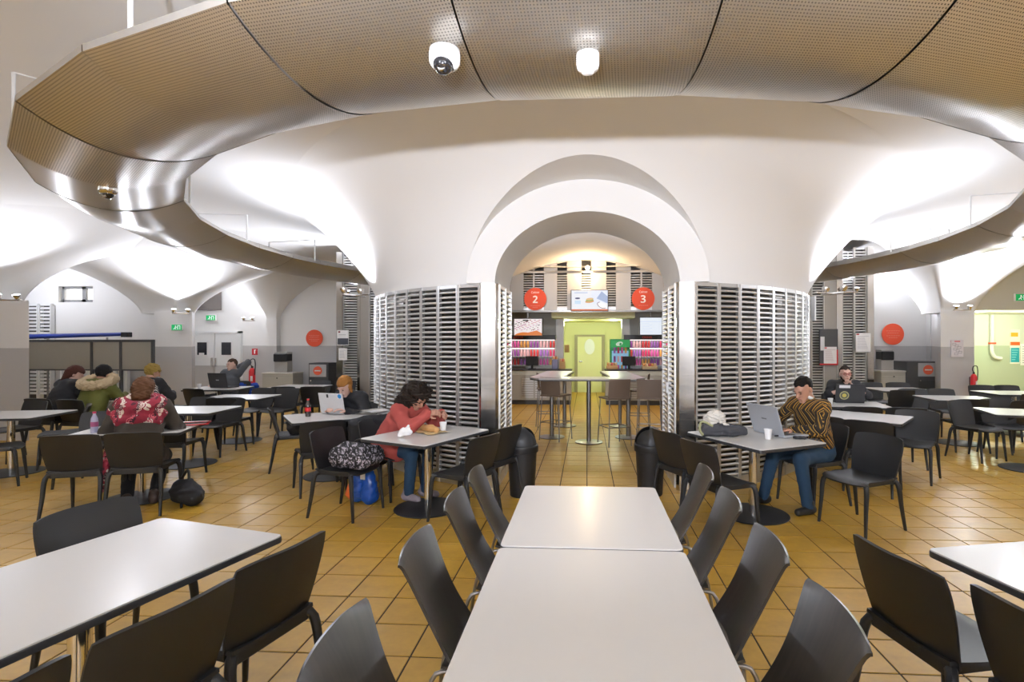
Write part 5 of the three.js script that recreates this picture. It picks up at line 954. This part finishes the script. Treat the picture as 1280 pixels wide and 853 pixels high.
// shelves with drinks
{
  const bottleG = lathe([[0, 0], [.03, 0], [.032, .01], [.032, .13], [.012, .18], [.012, .2], [0, .2]], 8), cols = [[.65, .05, .15], [.7, .12, .4], [.75, .4, .1], [.3, .08, .35], [.8, .5, .5], [.6, .05, .05], [.35, .15, .5]].map(c => std(lin(...c), .3));
  for (const s of [-1, 1]) {
    const a = s < 0 ? -2.4 : 1.02, b = s < 0 ? -.85 : 2.4, D = 14.5, side = s < 0 ? 'left' : 'right';
    const t = thing('drinks_shelf', 'lit wall shelf of bottles on the ' + side + ' of the passage', 'shelf');
    part(t, 'back_panel', bx(a, b, .9, 1.85, D + .32, D + .36), M.white);
    for (const y of [1.02, 1.26, 1.5]) part(t, 'shelf_board', bx(a, b, y - .02, y, D, D + .32), M.white);
    part(t, 'header', bx(a, b, 1.72, 1.85, D - .02, D + .3), M.darkGrey); const hx = s < 0 ? -1.9 : 1.62;
    part(t, 'header_lettering', new THREE.BoxGeometry(.62, .1, .004), std(0xffffff, .6, { map: canvasTex(256, 42, (c, w, h) => { c.fillStyle = '#3a3a38'; c.fillRect(0, 0, w, h); c.font = 'bold 34px sans-serif'; c.textBaseline = 'middle'; c.fillStyle = '#f4f4f0'; c.fillText('●●●', 4, 22); c.fillStyle = '#e2402c'; c.fillText('CROUS', 84, 22); }) }), [hx, 1.785, -(D - .023)]);
    for (const y of [1.48, 1.715]) { part(t, 'light_strip', bx(a + .03, b - .03, y - .016, y, D + .02, D + .05), std(0xffffff, .5, { emissive: new THREE.Color(0xffe9e4), emissiveIntensity: 3 })); const l = new THREE.RectAreaLight(0xffe6e0, 5, b - a, .06); l.position.copy(V((a + b) / 2, y - .02, D + .04)); l.lookAt(V((a + b) / 2, y - .3, D + .1)); scene.add(l); }
    for (const [y, r] of [[1.5, 0], [1.26, 1], [1.02, 2]]) for (let k = 0; k < 17; k++) { const x = a + .05 + k * (b - a - .1) / 16; solo('drink_bottle', bottleG, cols[(Math.floor(k / 3) + r * 2 + (s > 0 ? 3 : 0)) % 7], ['crimson', 'pink', 'orange', 'violet', 'pale rose', 'red', 'purple'][(Math.floor(k / 3) + r * 2 + (s > 0 ? 3 : 0)) % 7] + ' bottle in the ' + ['upper', 'middle', 'lower'][r] + ' row of the ' + side + ' drinks shelf', 'bottle', [x, y, D + .12], 0, 'bottles on the ' + side + ' drinks shelf'); }
  }
  // green fridge
  const [fx0, fy1] = atD(763, 424, 14.4), [fx1] = atD(788, 424, 14.4), f = thing('drinks_fridge', 'tall green drinks fridge beside the right shelf', 'fridge', [(fx0 + fx1) / 2, 0, 14.75]), w = fx1 - fx0, gm = std(lin(.01, .32, .08), .4);
  part(f, 'cabinet', moved(rbx(w, fy1, .5, .02), 0, fy1 / 2, 0), gm); part(f, 'header', new THREE.BoxGeometry(w * .96, .2, .01), std(0xffffff, .4, { map: canvasTex(128, 48, c => { c.fillStyle = '#12a24a'; c.fillRect(0, 0, 128, 48); c.fillStyle = '#f2fff4'; c.beginPath(); c.ellipse(58, 24, 24, 14, -.3, 0, 7); c.fill(); c.fillStyle = '#0d7d39'; c.beginPath(); c.ellipse(66, 26, 7, 9, .4, 0, 7); c.fill(); }), emissive: 0x0fb050, emissiveIntensity: .25 }), [0, fy1 - .13, .256]);
  part(f, 'glass_door', new THREE.BoxGeometry(w * .84, fy1 - .5, .02), std(lin(.3, .55, .7), .15, { emissive: new THREE.Color(0x7fb6d8), emissiveIntensity: .4 }), [0, (fy1 - .5) / 2 + .18, .256]);
  for (let r = 0; r < 3; r++) for (let k = 0; k < 4; k++) part(f, 'bottle_on_show', cyl(.03, .03, .16, 10), cols[(k + r * 3) % 7], [-.15 + k * .1, .95 + r * .24, .27]);
  // tills, boxes, fruit
  for (const [px, w2, lab] of [[665, .3, 'black till monitor on the left counter'], [786, .3, 'black till monitor on the right counter']]) { const [x] = atD(px, 455, 14.1), m = thing('till_monitor', lab, 'monitor', [x, .93, 14.1]); part(m, 'screen', moved(rbx(.34, .25, .03, .01), 0, .22, 0), M.dark); part(m, 'stand', moved(rbx(.06, .1, .05, .01), 0, .05, 0), M.dark); part(m, 'foot', moved(rbx(.2, .02, .15, .008), 0, .01, 0), M.dark); }
  const box = (px, py, w3, h3, col, name, lab) => { const [x] = atD(px, py, 14.15); const t = thing(name, lab, 'display', [x, .93, 14.15]); part(t, 'tray', moved(rbx(w3, h3, .25, .02), 0, h3 / 2, 0), std(col, .6)); for (let k = 0; k < 5; k++) part(t, 'packet', moved(rbx(w3 / 6, .08, .1, .02), (k - 2) * w3 / 5.4, h3 + .04, 0), std(lin(...[[.6, .3, .1], [.7, .5, .3], [.5, .1, .1]][k % 3]), .6)); };
  box(694, 455, .16, .26, lin(.2, .2, .32), 'leaflet_holder', 'violet leaflet holder on the left counter'); box(703, 460, .16, .2, lin(.4, .25, .1), 'snack_rack', 'small snack rack at the end of the left counter'); box(765, 460, .3, .1, lin(.6, .35, .15), 'pastry_tray', 'pastry tray at the passage end of the right counter'); box(812, 460, .4, .08, lin(.55, .4, .22), 'bread_basket', 'low bread basket beside the right till');
  const [sx, sy] = atD(706, 436, 15.25); solo('wall_box', rbx(.14, .22, .1, .01), std(lin(.5, .3, .12), .6), 'small orange-brown box on the passage jamb', 'box', [sx + .06, sy, 15.35]);
}
// left: screen, door, extinguisher, cabinets
{
  const D = 10.6, [a, t0] = atD(34, 426, D), [b, o0] = atD(191, 462, D), g = thing('partition_screen', 'long partition of beige translucent panels in a dark frame', 'screen');
  const n = 3, pm = phy(lin(.52, .48, .4), .45, { transmission: .45, thickness: 0 }), xs = [a, a + (b - a) * .52, a + (b - a) * .75, b];
  for (let k = 0; k < n; k++) part(g, 'panel', bx(xs[k] + .02, xs[k + 1] - .02, o0, t0 - .03, D, D + .012), pm);
  part(g, 'frame_rail', merge([bx(a, b, t0 - .03, t0 + .02, D - .02, D + .03), bx(a, b, o0 - .03, o0, D - .02, D + .03)]), M.darkGrey);
  for (const x of xs) part(g, 'post', bx(x - .022, x + .022, 0, t0 + .02, D - .025, D + .035), M.darkGrey);
  const [c, y] = atD(36, 422, D + .5), [e] = atD(153, 422, D + .5), r = thing('blue_pipe', 'blue pipe with black end cap above the partition', 'pipe'); part(r, 'pipe', rod([c, y + .02, -(D + .55)], [e, y + .07, -(D + .55)], .055, .04, 14), std(lin(.02, .05, .32), .4)); part(r, 'end_cap', rbx(.16, .11, .13, .01), M.black, [e + .05, y + .06, -(D + .55)]); part(r, 'support', rod([c + .4, 0, -(D + .55)], [c + .4, y, -(D + .55)], .02), M.greyTube); part(r, 'support', rod([e - .4, 0, -(D + .55)], [e - .4, y, -(D + .55)], .02), M.greyTube);
  const [l0, l1] = atD(33, 382, 11.9), [m0] = atD(64, 382, 11.9), lv = thing('wall_louvre', 'white slatted louvre on the recess wall behind the partition', 'louvre');
  for (const [p, q] of [[l0 - .3, (l0 + m0) / 2 - .02], [(l0 + m0) / 2 + .02, m0]]) { const sl = []; for (let yy = .4; yy < l1; yy += .085) sl.push(bx(p + .02, q - .02, yy, yy + .05, 11.9, 11.96)); part(lv, 'slats', merge(sl), M.white).userData.kind = 'stuff'; part(lv, 'frame', merge([bx(p - .01, p + .02, .3, l1, 11.88, 11.98), bx(q - .02, q + .01, .3, l1, 11.88, 11.98)]), M.white); }
  part(lv, 'backing', bx(l0 - .3, m0, .3, l1, 11.985, 11.995), M.gapShade);
  // rail with trays under the partition
  solo('radiator', (() => { const s2 = []; for (let k = 0; k < 20; k++) s2.push(bx(-.8 + k * .085, -.75 + k * .085, .25, 1.0, 0, .08)); return merge(s2); })(), M.white, 'white ribbed radiator behind the women in coats', 'radiator', [-11.6, 0, 11.75]);
}
{
  const D = 14.55, [x0, y1] = atD(239, 417, D), [x1] = atD(302, 417, D), xm = (x0 + x1) / 2 - .02, g = structGroup('door_1', 'white double door with grey kick panels and small dark windows', 'door');
  for (const [a, b, k] of [[x0, xm - .01, 0], [xm + .01, x1 - .08, 1]]) {
    const leaf = part(g, 'door_leaf', bx(a, b, 0, y1, D - .03, D + .05), M.white); part(leaf, 'kick_panel', bx(a, b, 0, .98, D - .045, D - .03), M.dado, null, 'grey lower panel');
    const w = (b - a), c = (a + b) / 2, wy = atD(250, 436, D)[1]; part(leaf, 'window_frame', bx(c - .17, c + .17, wy - .22, wy + .22, D - .045, D - .03), M.white); part(leaf, 'pane', bx(c - .14, c + .14, wy - .18, wy + .18, D - .055, D - .045), std(lin(.03, .03, .035), .15)); if (!k) part(leaf, 'paper_note', bx(c - .08, c + .07, wy - .21, wy - .12, D - .062, D - .056), M.paper);
    part(leaf, 'door_handle', bx(k ? a + .03 : b - .07, k ? a + .07 : b - .03, .95, 1.2, D - .1, D - .05), M.chrome);
  }
  part(g, 'door_frame', merge([bx(x0 - .06, x0, 0, y1 + .06, D - .05, D + .06), bx(x1 - .08, x1, 0, y1 + .06, D - .05, D + .06), bx(x0, x1, y1, y1 + .06, D - .05, D + .06)]), M.white);
  const [ta, tb] = atD(238, 388, D), [tc, td] = atD(277, 366, D); solo('transom_louvre', (() => { const s = new THREE.Shape([new THREE.Vector2(ta, tb), new THREE.Vector2(tc, tb), new THREE.Vector2(tc, td + .25), new THREE.Vector2(ta, td + .25)]); return new THREE.ExtrudeGeometry(s, { depth: .02, bevelEnabled: false }).translate(0, 0, -D); })(), std(lin(.16, .14, .13), .7), 'dark slatted panel above the double door under the arch', 'panel');
  const ex = (px, py, d, w, label, hd2 = 0) => { const [x, y] = atD(px, py, d), t = thing('exit_sign', label, 'sign', [x, y, d], hd2); part(t, 'housing', rbx(w * 1.1, w * .62, .05, .01), M.white); const tex = canvasTex(128, 72, (c, W2, H2) => { c.fillStyle = '#0f9d58'; c.fillRect(0, 0, W2, H2); c.fillStyle = '#f4fff8'; c.fillRect(74, 10, 34, 52); c.fillStyle = '#0f9d58'; c.fillRect(82, 16, 20, 46); c.fillStyle = '#f4fff8'; c.beginPath(); c.arc(50, 18, 7, 0, 7); c.fill(); c.lineWidth = 8; c.strokeStyle = '#f4fff8'; c.beginPath(); c.moveTo(48, 28); c.lineTo(44, 44); c.lineTo(56, 60); c.moveTo(44, 44); c.lineTo(26, 58); c.moveTo(48, 30); c.lineTo(66, 36); c.stroke(); }); part(t, 'pictogram', new THREE.BoxGeometry(w, w * .52, .004), std(0xffffff, .5, { map: tex, emissive: 0xffffff, emissiveMap: tex, emissiveIntensity: .7 }), [0, 0, .027]); };
  ex(222, 409.5, 11.3, .24, 'green exit sign on the pier left of the double door'); ex(264, 397.5, 14.5, .27, 'green exit sign above the double door'); ex(1277, 372, 13.15, .3, 'green exit sign above the green-lit passage');
}
function extinguisher(px, py, d, label, s = 1) {
  const [x, y] = atD(px, py, d), t = thing('fire_extinguisher', label, 'extinguisher', [x, y, d - .1]);
  part(t, 'cylinder', lathe([[0, 0], [.075, 0], [.082, .02], [.082, .4], [.06, .46], [.025, .49], [0, .49]].map(p => [p[0] * s, p[1] * s]), 24), M.red); part(t, 'valve', moved(rbx(.05 * s, .06 * s, .05 * s, .01), 0, .51 * s, 0), M.black); part(t, 'hose', tube([[.02, .52, 0], [-.05, .6, .02], [-.02, .72, .02], [.07, .73, .02], [.1, .62, .02], [.09, .3, .03]].map(p => p.map(v => v * s)), .013 * s, 40, 8), M.black); part(t, 'label_plate', new THREE.BoxGeometry(.06 * s, .14 * s, .01), M.paper, [.03 * s, .2 * s, .08 * s]); part(t, 'bracket', moved(rbx(.05, .2, .06, .01), 0, .25 * s, -.08), M.darkGrey);
}
extinguisher(318, 482, 14.4, 'red fire extinguisher with looped hose beside the double door', 1.02); extinguisher(1213, 487, 11.95, 'slim red fire extinguisher on the pier by the green-lit passage', .7);
board('fire_notice', 315, 436, 322, 444, 14.45, .01, canvasTex(64, 72, c => { c.fillStyle = '#c8232c'; c.fillRect(0, 0, 64, 72); c.fillStyle = '#fff'; c.fillRect(24, 12, 14, 46); c.fillRect(38, 12, 10, 8); }), 'small red and white sign above the fire extinguisher', 'sign');
function cabinetSet(side) {
  const L = side < 0, D = L ? 13.6 : 13.4;
  const [a, t] = atD(L ? 334.5 : 1095, L ? 465.5 : 463, D), [b] = atD(L ? 372 : 1125, 470, D), c = thing('service_cabinet', 'beige service cabinet below the ' + (L ? 'left' : 'right') + ' wall dispenser', 'cabinet', [(a + b) / 2, 0, D]), w = b - a;
  part(c, 'body', moved(rbx(w, t - .03, .5, .01), 0, (t - .03) / 2, -.02), M.beige); part(c, 'top', moved(rbx(w + .03, .03, .54, .008), 0, t - .015, -.02), std(lin(.6, .58, .52), .4)); part(c, 'door', moved(rbx(w * .92, t - .16, .02, .004), 0, (t - .1) / 2, .24), M.beige); part(c, 'lock', moved(rbx(.03, .03, .02, .004), 0, t - .14, .255), M.darkGrey);
  const [da, dt] = atD(L ? 349 : 1095, L ? 440 : 437, D + .2), [db] = atD(L ? 365 : 1110, 440, D + .2), p = thing('drink_dispenser', 'grey dispenser with black head on the ' + (L ? 'left' : 'right') + ' service cabinet', 'dispenser', [(da + db) / 2, t, D + .1]), h = dt - t;
  part(p, 'body', moved(rbx(db - da, h, .25, .01), 0, h / 2, 0), std(lin(.36, .34, .31), .5)); part(p, 'head', moved(rbx((db - da) * 1.02, .22, .3, .03), 0, h - .15, .03), M.black);
  const [ba, bt] = atD(L ? 392.5 : 1125, L ? 453.5 : 451.5, D), [bb] = atD(L ? 417 : 1168, 460, D), q = thing('waste_station', 'dark waste station with red round logo beside the ' + (L ? 'left' : 'right') + ' service cabinet', 'bin', [(ba + bb) / 2, 0, D]), bw = bb - ba;
  part(q, 'body', moved(rbx(bw, bt, .55, .01), 0, bt / 2, 0), M.darkGrey); const pw = L ? bw * .84 : bw * .56, pxo = L ? -bw * .03 : bw * .1; part(q, 'sign_panel', moved(rbx(pw, .32, .012, .003), pxo, bt - .2, .28), std(lin(.42, .42, .42), .5)); part(q, 'round_logo', cyl(.115, .115, .01, 32).rotateX(Math.PI / 2), M.orange, [pxo, bt - .2, .288]); part(q, 'logo_stripe', new THREE.BoxGeometry(.16, .03, .004), M.paper, [pxo, bt - .2, .295]); part(q, 'flap_door', moved(rbx(pw, bt - .5, .014, .004), pxo, (bt - .45) / 2 + .02, .28), std(lin(.045, .045, .042), .5)); part(q, 'knob', new THREE.SphereGeometry(.018, 10, 8), M.chrome, [pxo - pw * .4, bt - .46, .295]);
}
cabinetSet(-1); cabinetSet(1);
board('wall_notice', 421.5, 413, 436, 432, 11.94, .012, canvasTex(96, 120, (c, w, h) => { c.fillStyle = '#f0eeea'; c.fillRect(0, 0, w, h); c.fillStyle = '#4a4d55'; c.fillRect(4, 64, w - 8, 50); c.fillStyle = '#8a3a40'; c.fillRect(10, 8, 16, 12); c.fillStyle = '#bbb'; c.fillRect(14, 34, 60, 4); }), 'white and grey notice on the left louvre column', 'notice');
board('wall_notice', 423.5, 435.5, 434, 450.5, 11.94, .012, lines('#f2f0ec', '#9aa0a8', 8), 'small framed sheet below the white and grey notice', 'notice');
{ const nb = board('notice_board', 1024, 411.5, 1047, 457, 11.9, .03, M.darkGrey, 'dark notice board with red edge and two sheets on the right louvre column', 'board'); const w = nb.geometry.parameters.width, h = nb.geometry.parameters.height; part(nb, 'red_edge', merge([new THREE.BoxGeometry(.03, h * .42, .01).translate(w * .46, -h * .28, .016), new THREE.BoxGeometry(w, .03, .01).translate(0, -h * .47, .016)]), M.red); part(nb, 'sheet_of_paper', new THREE.BoxGeometry(w * .7, h * .46, .006), std(0xffffff, .7, { map: lines('#f3efee', '#c9a5a8', 9, '#c22b35') }), [w * .08, -h * .22, .018]); part(nb, 'sheet_of_paper', new THREE.BoxGeometry(w * .22, h * .38, .006), M.paper, [-w * .34, h * .1, .018]); }
board('wall_notice', 1069.5, 416.5, 1088, 440, 11.92, .012, lines('#f4f2f0', '#b9b7bd', 12, '#b23'), 'white printed sheet on the right louvre columns', 'notice');
board('wall_notice', 1188.5, 425, 1204, 446.5, 11.98, .02, canvasTex(96, 128, (c, w, h) => { c.fillStyle = '#dcd6d8'; c.fillRect(0, 0, w, h); c.strokeStyle = '#8d868c'; c.lineWidth = 3; for (let k = 0; k < 7; k++) c.strokeRect(12 + (k * 19) % 50, 26 + k * 12, 26, 14); c.fillStyle = '#b33'; c.fillRect(26, 8, 44, 8); }), 'framed evacuation plan on the right pier', 'notice');
{ const a = R(63), [x, d] = pol(3.5, a), y = atD(1023, 386, d)[1]; solo('white_plate', rbx(.02, .34, .14, .004), M.white, 'narrow white plate at the right end of the drum cladding', 'plate', [x + .05, y, d], 0); }
renderer.render(scene, camera);
